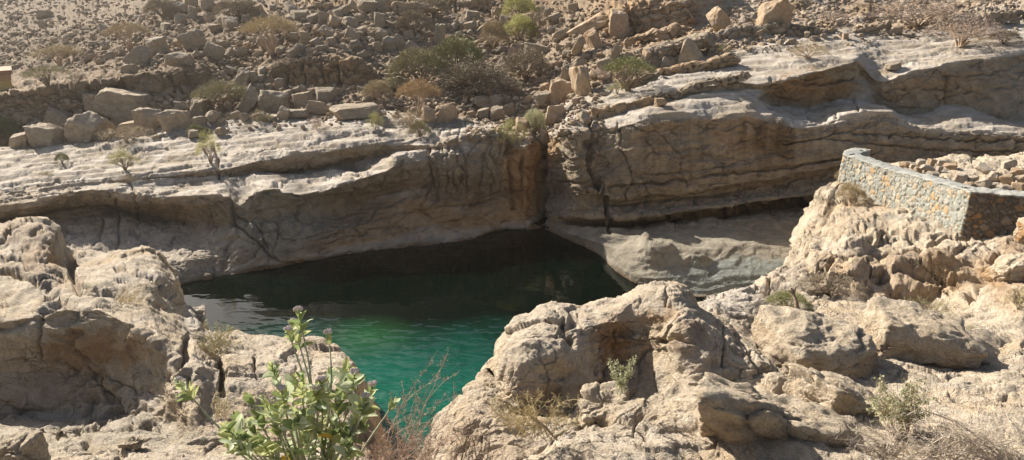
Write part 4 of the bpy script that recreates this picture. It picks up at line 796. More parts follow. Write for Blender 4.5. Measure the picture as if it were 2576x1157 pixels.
# scattered rocks, zone by zone: (count, polygon box, size range, group, label, warm share)
ZONES = [
 (70, (400, 5, 1000, 140), (17, 38), 'rocks of the upper centre scree', 'angular grey-brown rock among many in the scree above the layered outcrops', .15),
 (26, (560, 170, 700, 300), (14, 28), 'rocks between the olive shrub and the layered outcrop', 'angular rock in the heap between the olive shrub and the layered outcrop', .1),
 (22, (700, 222, 960, 292), (12, 24), 'rocks at the foot of the layered outcrop', 'loose rock at the foot of the layered outcrop behind the ledge', .15),
 (16, (0, 290, 560, 350), (12, 24), 'small rocks behind the left ledge', 'small rock lodged among the big boulders behind the left ledge', .1),
 (76, (1170, 15, 1490, 335), (15, 38), 'rocks filling the gully', 'jagged rock among many filling the dark gully', .3),
 (20, (1000, 60, 1180, 150), (14, 26), 'rocks left of the gully head', 'rock on the slope left of the gully head', .15),
 (46, (1480, 60, 2250, 150), (9, 20), 'stones on the sunny right slope', 'sunlit stone scattered on the right slope', .6),
 (26, (60, 20, 400, 160), (9, 18), 'rocks on the hazy left slope', 'small rock on the hazy left slope', .1),
]
rz = random.Random(5)
taken = [(p[0], p[1], max(p[2], p[3]) * .42) for p in NAMED]
def blocked(px, py):
    return (660 < px < 940 and 140 < py < 214) or (0 < px < 545 and 165 < py < 250) or (1520 < px < 1750 and py < 95) or py > 392 - px * .078 - 12 and px < 1240
for n, (x0, y0, x1, y1), (s0, s1), grp, lab, ws in ZONES:
    k = 0; tries = 0
    while k < n and tries < 4000:
        tries += 1
        px, py = rz.uniform(x0, x1), rz.uniform(y0, y1); s = s0 + (s1 - s0) * rz.random() ** 1.6
        if blocked(px, py): continue
        if grp.startswith('stones on') and py > 158 - (px - 1480) * .1: continue
        if any((px - a) ** 2 + (py - b) ** 2 < (c + s * .4) ** 2 for a, b, c in taken): continue
        taken.append((px, py, s * .45))
        o = put_rock('rock', VAR[rz.randrange(12)], px, py, s * rz.uniform(1., 1.6), s * rz.uniform(.6, 1.05), rz.uniform(-35, 35), rz.uniform(-180, 180), mat=WARM if rz.random() < ws else PALE)
        tag(o, lab, 'rock', grp); k += 1
# countless small stones as one mass
SM = [poly_rock(500 + k, 2, 7, 0., .04) for k in range(8)]
def rubble(name, specs, mat, seed, label=None):
    r = random.Random(seed); VV = []; TT = []; off = 0
    for n, (x0, y0, x1, y1), (s0, s1), test in specs:
        k = 0; tr = 0
        while k < n and tr < n * 20:
            tr += 1
            px, py = r.uniform(x0, x1), r.uniform(y0, y1)
            if test and not test(px, py): continue
            s = s0 + (s1 - s0) * r.random() ** 2.2
            g, d = ground_at(px, py)
            V, T = SM[r.randrange(8)]
            a = np.array(Matrix.Rotation(r.uniform(0, 6.28), 3, 'Z') @ Matrix.Rotation(r.uniform(-.6, .6), 3, 'X'))
            S = s / F * d * .5 * np.array([r.uniform(1, 1.5), r.uniform(.8, 1.2), r.uniform(.5, .9)])
            VV.append((V * S) @ a.T + np.array(g) + np.array([0, 0, S[2] * .35])); TT.append(T + off); off += len(V); k += 1
    me = newmesh(name, np.concatenate(VV), None, np.concatenate(TT), mat, False)
    return tag(link(name, me), kind='stuff')
def above(px, py): return not blocked(px, py)
hr = rubble('rubble', [(2600, (380, -20, 1180, 300), (4, 13), above), (2000, (1170, -40, 1520, 350), (4, 15), None), (800, (0, 240, 950, 380), (3, 11), lambda a, b: not blocked(a, b)),
      (1500, (1480, -20, 2600, 160), (3, 9), lambda a, b: b < 165 - (a - 1480) * .075), (2600, (-60, -20, 420, 175), (2.5, 11), None)], M['rubblemat'], 3)
tag(hr, 'countless small angular stones covering the far slopes', 'rubble')

# ---------------------------------------------------------------- the big hollowed boulder by the pool
B = [
 [(1240, 960, 12.2), (1400, 930, 12.8), (1700, 900, 13.4), (1960, 930, 12)],
 [(1240, 940, 11.4), (1290, 830, 12), (1400, 790, 12.4), (1600, 745, 12.8), (1700, 725, 12.9), (1760, 790, 12.8), (1860, 860, 12.2), (1960, 930, 11.2)],
 [(1240, 925, 10.4), (1255, 862, 10.7), (1272, 828, 10.9), (1290, 800, 11.1), (1299, 788, 11.2), (1334, 786, 11.2), (1350, 765, 11.3), (1379, 752, 11.4), (1447, 755, 11.5), (1507, 743, 11.6), (1560, 740, 11.6), (1584, 728, 11.6), (1600, 708, 11.7), (1640, 692, 11.8), (1690, 684, 11.8), (1712, 687, 11.8), (1738, 707, 11.8), (1752, 738, 11.8), (1760, 765, 11.7), (1785, 788, 11.5), (1821, 808, 11.3), (1861, 841, 11.), (1925, 885, 10.5), (1960, 925, 10.1)],
 [(1240, 930, 10.1), (1262, 880, 10.1), (1300, 830, 10.4), (1379, 790, 10.7), (1507, 775, 11.1), (1584, 755, 11.1), (1640, 718, 11.2), (1700, 712, 11.2), (1735, 735, 11.2), (1770, 795, 10.9), (1821, 835, 10.6), (1861, 862, 10.4), (1925, 900, 10.1), (1960, 928, 9.9)],
 [(1240, 935, 9.9), (1262, 905, 9.7), (1300, 870, 9.9), (1379, 835, 10.1), (1450, 830, 10.2), (1507, 810, 10.6), (1584, 800, 10.8), (1640, 790, 10.7), (1700, 795, 10.5), (1735, 800, 10.4), (1770, 830, 10.2), (1821, 870, 10), (1861, 890, 10), (1925, 912, 9.8), (1960, 930, 9.8)],
 [(1240, 950, 9.7), (1262, 940, 9.3), (1300, 925, 9.3), (1379, 905, 9.5), (1450, 900, 9.7), (1507, 885, 10.2), (1560, 880, 10.5), (1620, 880, 10.5), (1680, 885, 10.2), (1715, 890, 9.9), (1760, 900, 9.7), (1821, 915, 9.7), (1861, 920, 9.7), (1925, 925, 9.7), (1960, 932, 9.8)],
 [(1240, 975, 9.5), (1262, 985, 9.1), (1300, 985, 9.), (1379, 985, 9.1), (1450, 985, 9.3), (1507, 985, 9.6), (1560, 990, 9.8), (1620, 990, 9.8), (1680, 985, 9.6), (1715, 980, 9.4), (1760, 975, 9.3), (1821, 965, 9.4), (1861, 955, 9.5), (1925, 945, 9.6), (1960, 936, 9.7)],
 [(1240, 1000, 9.3), (1300, 1030, 8.8), (1379, 1040, 8.8), (1507, 1045, 9), (1620, 1060, 9.), (1715, 1055, 8.9), (1760, 1040, 8.9), (1821, 1010, 9.1), (1925, 960, 9.5), (1960, 940, 9.7)],
 [(1240, 1100, 9.3), (1300, 1130, 8.8), (1507, 1145, 9), (1620, 1160, 9.), (1760, 1140, 8.9), (1925, 1060, 9.5), (1960, 1040, 9.7)],
]
def dispB(P, N, gx, gy):
    out = rock_disp(P, N, 1.1, .8, .25, .09, .0, (1.8, 1.8, 1.2), .9, .03, 63, .06, .025, .6)
    return out
def tintB(gx, gy, P, N):
    wx, wy = warped(gx, gy, 6)
    o = patch(wx, wy, 1545, 845, 55, 60) * .8 + patch(wx, wy, 1660, 795, 60, 22) * .7 + patch(wx, wy, 1740, 860, 30, 50) * .45 + patch(wx, wy, 1400, 985, 130, 30) * .45 + patch(wx, wy, 1580, 930, 60, 80) * .25
    g = patch(wx, wy, 1590, 960, 50, 70) * .25
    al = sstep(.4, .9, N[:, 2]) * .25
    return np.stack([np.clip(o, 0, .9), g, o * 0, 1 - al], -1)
bb = sheet('hollow_boulder', B, 1240, 1960, 2.4, 2.2, (2.4, 2.4), dispB, M['near'], tintB,
      [([(1555, 830), (1560, 900), (1553, 1020)], 3, .08), ([(1640, 930), (1645, 970), (1665, 1010)], 3.5, .1), ([(1820, 830), (1815, 930)], 3, .08), ([(1860, 850), (1890, 900), (1925, 925)], 3, .08), ([(1660, 855), (1700, 860), (1745, 880)], 5, .15), ([(1340, 870), (1400, 850), (1420, 800)], 4, .1)],
      [(1580, 935, 62, 95, -.12), (1590, 820, 60, 40, -.10), (1437, 850, 14, 15, -.3), (1350, 900, 70, 50, .12), (1720, 860, 30, 60, .18), (1400, 940, 60, 14, -.1), (1600, 852, 45, 12, .12), (1700, 740, 40, 30, .12)])
del bb['kind']; tag(bb, 'huge cream boulder with a shaded hollow and orange stains beside the pool', 'boulder')

# near boulders
def near_rock(px, py, w, h, roll, yaw, view_dist, seed, label, planes=8, dd=1., soft=.06, alpha=1., orange=0., ro=1.8):
    V, T = poly_rock(seed, 6, planes, soft, .02)
    # weather at true size
    S = np.array([w, (w + h) * .5 * dd, h]) / F * view_dist / 2
    N = V / np.linalg.norm(V, axis=1)[:, None]
    Q = rock_disp(V * S + seed, N, 1.3, .6, .15, .08, .04, (1.6, 1.6, 1.), ro * .55, .05, seed, .06, .025, .5) - seed
    me = newmesh('boulder', Q * 1.04, None, T, M['near'], True)
    at = me.attributes.new('tint', 'FLOAT_COLOR', 'POINT')
    o_ = np.clip(orange * (.5 + 1.2 * fbm(V * 1.5, 3, seed)) * (V[:, 2] < .4), 0, 1)
    at.data.foreach_set('color', np.stack([o_, o_ * 0, o_ * 0, o_ * 0 + alpha], -1).astype(np.float32).ravel())
    o = put_rock('boulder', me, px, py, w, h, roll, yaw, view_dist, dd); o.scale = (1, 1, 1.03)
    return tag(o, label, 'boulder', 'boulders on the near bank')
# the boulder texture must keep real-world scale, so its own coordinates are used only for joints
near_rock(1520, 1044, 168, 128, 4, 10, 10.1, 701, 'grey angular boulder standing in front of the huge hollow boulder', 6, 1., .04)
near_rock(1965, 1092, 500, 200, 17, -6, 9.0, 702, 'long rugged grey boulder lying across the bottom foreground', 7, .6, .05, 1., .35)
near_rock(2155, 1040, 285, 150, 20, 14, 10.0, 703, 'flat-topped slab boulder with a smooth shaded left side', 3, .9, .03, 1., .15)
near_rock(2055, 893, 290, 225, 8, 5, 11.75, 704, 'broad rounded boulder up against the right side of the hollow boulder', 6, 1., .09, .95, .3)
near_rock(2310, 878, 290, 170, 10, -8, 12.3, 705, 'wide layered boulder with a dark undercut right of the broad rounded boulder', 5, .9, .05, 1., .2)
near_rock(2530, 912, 190, 90, 4, 6, 12.4, 706, 'low slab boulder with a deep black shadow under its edge at far right', 5, 1., .04)
near_rock(1975, 1000, 120, 95, 10, 0, 10.6, 707, 'pale rounded boulder wedged left of the flat-topped slab boulder', 7, .9, .09)
near_rock(2555, 700, 110, 130, -8, 0, 16.2, 708, 'ochre knobbly outcrop boulder at the right edge below the stone wall', 7, 1., .07, 1., .9)
near_rock(2590, 575, 80, 90, 0, 0, 17.2, 709, 'ochre crag peeping in at the right edge beside the wall end', 7, 1., .06, 1., .9)
near_rock(482, 802, 66, 76, 12, 20, 15.2, 710, 'smooth pale grey boulder at the water edge behind the left rock mass', 4, 1., .08, .4)
near_rock(30, 1142, 96, 60, -8, 0, 8.6, 711, 'small pale rock in the bottom left corner', 7, 1., .06)
near_rock(150, 1090, 60, 40, 10, 0, 9.0, 712, 'small shaded rock right of the rock in the bottom left corner', 7, 1., .06)
near_rock(330, 1115, 90, 34, -14, 0, 8.9, 713, 'low sunlit rock at the foot of the dark-faced rock', 7, 1., .07)
near_rock(1840, 795, 90, 40, 10, 0, 14.6, 714, 'white water-worn boulder just behind the hollow boulder', 7, 1., .12, .2)

# ================================================================ STONE WALL
def wall():
    pts = [(2720, 505, 17.0), (2576, 495, 17.45), (2443, 482, 18.0), (2380, 464, 19.05), (2322, 448, 20.1), (2235, 426, 21.7), (2165, 402, 23.1), (2123, 389, 23.9), (2128, 380, 24.35), (2145, 374, 24.65), (2170, 373, 24.7), (2190, 378, 24.5)]
    base_py = [600, 590, 584, 566, 545, 522, 493, 456, 448, 445, 440, 440]
    Pt = [unproj(np.array(a, float), np.array(b, float), c) for a, b, c in pts]
    Pt = np.array(Pt); zb = np.array([unproj(np.array(a[0], float), np.array(b, float), a[2])[2] for a, b in zip(pts, base_py)]) - .12
    L_ = np.concatenate([[0], np.cumsum(np.linalg.norm(np.diff(Pt[:, :2], axis=0), axis=1))])
    s = np.unique(np.concatenate([np.arange(0, L_[-1], .022), L_]))
    X = np.stack([np.interp(s, L_, Pt[:, k]) for k in range(3)], 1); ZB_ = np.interp(s, L_, zb)
    # inner side: offset to the right of travel, mitred by smoothing
    tan = np.gradient(X[:, :2], axis=0); tan /= np.linalg.norm(tan, axis=1)[:, None]
    nrm = np.stack([-tan[:, 1], tan[:, 0]], 1) * -1      # outward (away from the platform) decided below
    corner = L_[2]
    out_n = np.where((s < corner)[:, None], np.array([[-.08, -1.]]), nrm)
    mid = np.array([Pt[4][0] + 3, Pt[4][1] + 1])
    sg = np.sign(np.sum(out_n * (X[:, :2] - mid), 1)); out_n = out_n * sg[:, None]
    rows = 46; T_ = .48
    G = []
    for r_ in range(rows + 1):
        f = r_ / rows; z = ZB_ * (1 - f) + X[:, 2] * f
        bat = (1 - f) * .05
        G.append(np.stack([X[:, 0] + out_n[:, 0] * bat, X[:, 1] + out_n[:, 1] * bat, z], 1))
    G = np.array(G); Pf = G.reshape(-1, 3)
    along = np.tile(s, rows + 1)
    q = np.stack([along * 4.7, Pf[:, 2] * 6.0, along * 0 + .5], 1)
    q = q + .35 * np.stack([fbm(Pf * 2., 2, 81), fbm(Pf * 2., 2, 82), Pf[:, 0] * 0], 1)
    q[:, 2] = .5
    f1, f2, cid = voronoi(q * np.array([1, 1, 0]) + np.array([0, 0, .5]), 83, .8)
    e = f2 - f1; q2 = q * np.array([2.1, 2.1, 0]) + np.array([0, 0, .5]); g1, g2, cid2 = voronoi(q2, 84, .85); e2 = g2 - g1
    big = sstep(.06, .17, e); small = sstep(.06, .2, e2)
    pick = (np.mod(cid * 7.31, 1.) > .45)
    st = np.where(pick, big, np.minimum(big, small)); code = np.where(pick, np.mod(cid * 13.7, 1.), np.mod(cid2 * 11.3, 1.))
    on = np.tile(out_n, (rows + 1, 1))
    d = .028 * st * (.6 + .8 * code) + .014 * fbm(Pf * 9, 3, 85)
    Pf = Pf + np.concatenate([on * d[:, None], np.zeros((len(Pf), 1))], 1)
    pal = np.array([(.36, .37, .32), (.44, .42, .35), (.53, .45, .33), (.50, .33, .17), (.31, .32, .28), (.55, .38, .22), (.40, .40, .35), (.37, .38, .33), (.46, .43, .37), (.56, .43, .28), (.34, .35, .31), (.42, .41, .35)])
    colr = pal[(code * 11.99).astype(int)]
    bpal = np.array([(.22, .17, .12), (.28, .22, .155), (.17, .14, .11), (.31, .19, .10), (.24, .20, .16), (.40, .23, .10)])
    endf = (along < corner)[:, None]; colr = np.where(endf, bpal[(code * 5.99).astype(int)], colr)  # end face: browner stones, its shade also put into the darker colours
    mort = np.where(endf, np.array([[.10, .085, .07]]), np.array([[.29, .28, .235]]))
    col = mort * (1 - st[:, None]) + colr * st[:, None] * (.85 + .3 * np.clip(fbm(Pf * 14, 2, 86), -1, 1))[:, None]
    m2 = sstep(.0, .45, fbm(Pf * .9, 3, 88) + .15 * (1 - np.clip((Pf[:, 2] - 5.4) * 3, 0, 1)))[:, None] * .45 * (1 - endf)
    col = col * (1 - m2) + np.array([.335, .335, .29]) * m2
    n = len(s); idx = np.arange(len(Pf)).reshape(rows + 1, n)
    Q = np.stack([idx[:-1, :-1], idx[:-1, 1:], idx[1:, 1:], idx[1:, :-1]], -1).reshape(-1, 4)
    # top slab and inner face
    top_out = Pf.reshape(rows + 1, n, 3)[-1]
    inn = X[:, :2] - out_n * T_
    jj = np.argmin(np.abs(s - corner))
    def build(V, Qd, C_, mname, mat, parent):
        me = newmesh(mname, V, Qd, None, mat, True)
        at = me.attributes.new('stone', 'FLOAT_COLOR', 'POINT'); at.data.foreach_set('color', np.concatenate([C_, np.ones((len(C_), 1))], 1).astype(np.float32).ravel())
        return link(mname, me, parent)
    t = NT('rubble_masonry')
    at = t.n('ShaderNodeAttribute', attribute_name='stone').outputs['Color']
    tc = t.n('ShaderNodeTexCoord').outputs['Object']
    nz = t.noise(tc, 22., 6, .7).outputs[0]
    k = t.ramp(nz, .25, .75, .75, 1.2)
    col_ = t.mix(1., at, t.n('ShaderNodeCombineColor', ins={0: k, 1: k, 2: k}).outputs[0], 'MULTIPLY')
    bp = t.n('ShaderNodeBump', ins={'Strength': 1., 'Distance': .015, 'Height': nz}).outputs[0]
    b = t.n('ShaderNodeBsdfPrincipled', ins={'Base Color': col_, 'Roughness': .92, 'Normal': bp})
    t.n('ShaderNodeOutputMaterial', ins={0: b.outputs[0]})
    root = bpy.data.objects.new('stone_wall', None); C.objects.link(root)
    tag(root, 'low mortared stone wall of orange and grey rubble with a rounded far end', 'wall')
    fo = build(Pf, Q, np.clip(col * .84, 0, 1), 'masonry', t.m, root)
    # coping: slightly overhanging rough mortar top, built as a closed strip of profile points
    prof = []
    K = 12
    for k_ in range(K + 1):
        f = k_ / K
        xy = (X[:, :2] + out_n * .045) * (1 - f) + (inn - out_n * .02) * f
        z = X[:, 2] + .012 + .012 * math.sin(math.pi * f)
        prof.append(np.stack([xy[:, 0], xy[:, 1], z], 1))
    zin = ZB_ + .25
    prof = [np.stack([(X[:, :2] + out_n * .03)[:, 0], (X[:, :2] + out_n * .03)[:, 1], X[:, 2] - .02], 1)] + prof + [np.stack([(inn)[:, 0], inn[:, 1], X[:, 2] - .03], 1), np.stack([inn[:, 0], inn[:, 1], zin - .6], 1)]
    Pc = np.array(prof); m_ = Pc.shape[0]
    cf = Pc.reshape(-1, 3)
    nn = np.zeros_like(cf); nn[:, 2] = 1
    cf = cf + nn * (  .03 * fbm(cf * 4, 3, 87) + .012 * fbm(cf * 19, 2, 89))[:, None]
    ix = np.arange(len(cf)).reshape(m_, n); Qc = np.stack([ix[:-1, :-1], ix[:-1, 1:], ix[1:, 1:], ix[1:, :-1]], -1).reshape(-1, 4)
    v = np.clip(.5 + .6 * fbm(cf * 3, 3, 90), 0, 1)[:, None]
    build(cf, Qc, np.array([.24, .245, .225]) * (1 - v) + np.array([.37, .36, .32]) * v, 'coping', t.m, root)
wall()
# rocks lying on the platform behind the wall
PR = [(2280, 414, 26, 18), (2296, 418, 18, 16), (2318, 410, 34, 20), (2345, 408, 26, 20), (2372, 409, 26, 18), (2336, 424, 44, 18), (2310, 428, 24, 14), (2352, 438, 38, 14), (2364, 424, 24, 16), (2392, 418, 44, 14), (2420, 448, 48, 26),
      (2450, 452, 32, 22), (2440, 466, 40, 18), (2474, 462, 46, 26), (2506, 444, 44, 26), (2540, 452, 40, 28), (2500, 468, 40, 20), (2530, 474, 50, 18), (2566, 470, 40, 24), (2480, 425, 60, 16), (2540, 414, 44, 26), (2560, 432, 40, 20), (2515, 478, 30, 14), (2418, 470, 24, 14), (2572, 452, 24, 20)]
for i, (px, py, w, h) in enumerate(PR):
    o = put_rock('rock', VAR[i % 12], px, py, w * .85, h * .85, rz.uniform(-20, 20), rz.uniform(-60, 60), mat=WARM if i % 3 == 0 else M['paleboulder'])
    if i == 10: tag(o, 'largest pale rock in the heap just behind the stone wall', 'rock')
    else: tag(o, 'broken rock in the heap on the platform behind the stone wall', 'rock', 'broken rocks behind the stone wall')

# ================================================================ YELLOW BUILDING
def box_mesh(name, x0, x1, y0, y1, z0, z1, mat, bev=.03):
    import bmesh
    bm = bmesh.new(); bmesh.ops.create_cube(bm, size=1.)
    for v in bm.verts: v.co = Vector(((x0 + x1) / 2 + v.co.x * (x1 - x0), (y0 + y1) / 2 + v.co.y * (y1 - y0), (z0 + z1) / 2 + v.co.z * (z1 - z0)))
    bmesh.ops.bevel(bm, geom=bm.edges[:], offset=bev, segments=2, affect='EDGES')
    me = bpy.data.meshes.new(name); bm.to_mesh(me); bm.free(); me.materials.append(mat); return me
M['ochre'] = simple_mat('ochre_paint', (.62, .40, .12), (.70, .47, .16), 3., .85, .01)
M['brownroof'] = simple_mat('brown_coping', (.25, .13, .07), (.33, .18, .09), 5., .8, .01)
e0 = unproj(np.array(21.), np.array(176.), 47.5); 
root = bpy.data.objects.new('small_building', None); C.objects.link(root); root.location = (e0[0], e0[1], e0[2] - 3); root.rotation_euler.z = math.radians(33)
tag(root, 'small ochre-yellow building with brown roof edge at the left edge', 'building')
link('wall', box_mesh('wall', -5, 0, 0, 2, -2.6, 2.75, M['ochre']), root)
link('roof', box_mesh('roof', -5.2, .18, -.18, 2.2, 2.755, 3.0, M['brownroof']), root)
link('fascia', box_mesh('fascia', -5.05, .05, -.05, 2.05, 2.35, 2.72, simple_mat('fascia_paint', (.42, .24, .12), (.48, .28, .14), 4.)), root)

# ================================================================ PLANTS
class TB:
    """collects tapered tubes, blades and leaves into one mesh"""
    def __init__(s): s.V = []; s.Q = []; s.T = []; s.n = 0
    def tube(s, pts, r0, r1, k=4):
        pts = [np.array(p, float) for p in pts]; m = len(pts); ring = []
        for i, p in enumerate(pts):
            t = pts[min(i + 1, m - 1)] - pts[max(i - 1, 0)]; t = t / (np.linalg.norm(t) + 1e-9)
            a = np.cross(t, (0.3, .2, 1.) if abs(t[2]) < .9 else (1., 0, 0)); a /= np.linalg.norm(a); b = np.cross(t, a)
            r = r0 + (r1 - r0) * i / (m - 1)
            for j in range(k):
                an = 2 * math.pi * j / k; s.V.append(p + (a * math.cos(an) + b * math.sin(an)) * r)
        for i in range(m - 1):
            for j in range(k):
                s.Q.append((s.n + i * k + j, s.n + i * k + (j + 1) % k, s.n + (i + 1) * k + (j + 1) % k, s.n + (i + 1) * k + j))
        s.n += m * k
    def tri(s, a, b, c):
        s.V += [a, b, c]; s.T.append((s.n, s.n + 1, s.n + 2)); s.n += 3
    def grid(s, rows):
        k = len(rows[0])
        for r in rows: s.V += list(r)
        for i in range(len(rows) - 1):
            for j in range(k - 1): s.Q.append((s.n + i * k + j, s.n + i * k + j + 1, s.n + (i + 1) * k + j + 1, s.n + (i + 1) * k + j))
        s.n += k * len(rows)
    def mesh(s, name, mat, smooth=True):
        return newmesh(name, np.array(s.V), s.Q if s.Q else None, s.T if s.T else None, mat, smooth)
PM = {
 'olive': simple_mat('olive_twigs', (.22, .19, .10), (.31, .27, .15), 6., .9, 0, .06, .1),
 'green': simple_mat('green_twigs', (.16, .165, .07), (.24, .23, .10), 6., .9, 0, .06, .1),
 'lime': simple_mat('lime_leaves', (.26, .26, .09), (.40, .37, .15), 6., .8, 0, .35, .1),
 'straw': simple_mat('straw', (.32, .25, .14), (.44, .35, .21), 6., .9, 0, .06, .1),
 'orange': simple_mat('orange_twigs', (.31, .215, .115), (.41, .29, .16), 6., .9, 0, .06, .1),
 'brown': simple_mat('brown_twigs', (.19, .15, .10), (.29, .235, .16), 6., .9, 0, .06, .1),
 'pink': simple_mat('pinkish_twigs', (.33, .25, .20), (.44, .34, .27), 6., .9, 0, .06, .1),
 'pale': simple_mat('pale_leaves', (.36, .36, .20), (.52, .50, .33), 6., .8, 0, .3, .1),
 'bark': simple_mat('bark', (.16, .11, .075), (.27, .20, .14), 14., .9, .01, 0, .1),
 'drybark': simple_mat('dry_bark', (.34, .25, .17), (.46, .35, .25), 14., .9, .01, 0, .1),
}
def shrub_mesh(kind, seed, n):
    """unit shrub: 1 wide, 1 high; returns (trunk mesh, crown mesh)"""
    r = random.Random(seed); tr = TB(); cr = TB()
    def env():
        a = r.uniform(0, 6.283)
        if kind == 'umbrella':
            q = math.sqrt(r.random()); x = q * .5; z = .62 + .36 * (1 - (q) ** 2.2) * r.uniform(.35, 1) - .10 * r.random()
        elif kind == 'dome':
            q = math.sqrt(r.random()); zt = math.sqrt(max(0, 1 - q * q)); x = q * .5; z = max(.06, zt * r.uniform(.45, 1.) ** .6 * .98)
        elif kind == 'tuft':
            q = r.random() ** .7; x = q * .5; z = r.uniform(.25, 1) * (1 - .45 * q)
        else:
            q = math.sqrt(r.random()); x = q * .5; z = .25 + .72 * (1 - q ** 2.5) * r.uniform(.3, 1)
        return np.array([math.cos(a) * x, math.sin(a) * x, z])
    nb = {'umbrella': 9, 'dome': 12, 'tuft': 14, 'twig': 12}[kind]
    tips = []
    for i in range(nb):
        e = env(); e = e * np.array([.8, .8, .85])
        m = e * np.array([.35, .35, .45]) + np.array([r.uniform(-.03, .03), r.uniform(-.03, .03), .04])
        tr.tube([(r.uniform(-.025, .025), r.uniform(-.025, .025), -.05), m, e], .02 if kind != 'tuft' else .006, .005)
        for j in range(7):
            f = r.uniform(.35, 1.); st = m + (e - m) * f; e2 = env() * .35 + e * .65
            tr.tube([st, (st + e2) / 2 + np.array([0, 0, .02]), e2], .006, .002, 3); tips.append(e2)
    lob = [(env(), r.uniform(.05, .13)) for _ in range(30)]
    cnt = 0
    while cnt < n:
        p = env()
        # clumps with gaps between them
        w = max(math.exp(-(np.linalg.norm((p - c) * np.array([1, 1, 1.4])) / s) ** 2) for c, s in lob)
        if r.random() > .10 + w: continue
        p = p + np.array([r.gauss(0, .035), r.gauss(0, .035), r.gauss(0, .03)])
        out = p - np.array([0, 0, .25 if kind != 'tuft' else -.1]); out = out / (np.linalg.norm(out) + 1e-6)
        dr = out + np.array([r.gauss(0, .55), r.gauss(0, .55), r.gauss(0, .4)]); dr /= np.linalg.norm(dr)
        sd_ = np.cross(dr, (r.gauss(0, 1), r.gauss(0, 1), r.gauss(0, 1))); sd_ /= np.linalg.norm(sd_) + 1e-6
        ln = r.uniform(.035, .085) * (1.6 if kind == 'tuft' else 1.); wd = r.uniform(.003, .0072) * (.8 if kind in ('twig', 'tuft') else 1.3)
        b = p - dr * ln * .5
        cr.tri(b - sd_ * wd, b + sd_ * wd, b + dr * ln); cnt += 1
    return tr.mesh('trunk', PM['bark']), cr.mesh('crown', PM['olive'], False)
SV = {k: [shrub_mesh(k, 40 + i * 7 + len(k), n) for i in range(v)] for k, n, v in (('umbrella', 3000, 3), ('dome', 5400, 3), ('tuft', 1300, 3), ('twig', 2400, 2))}
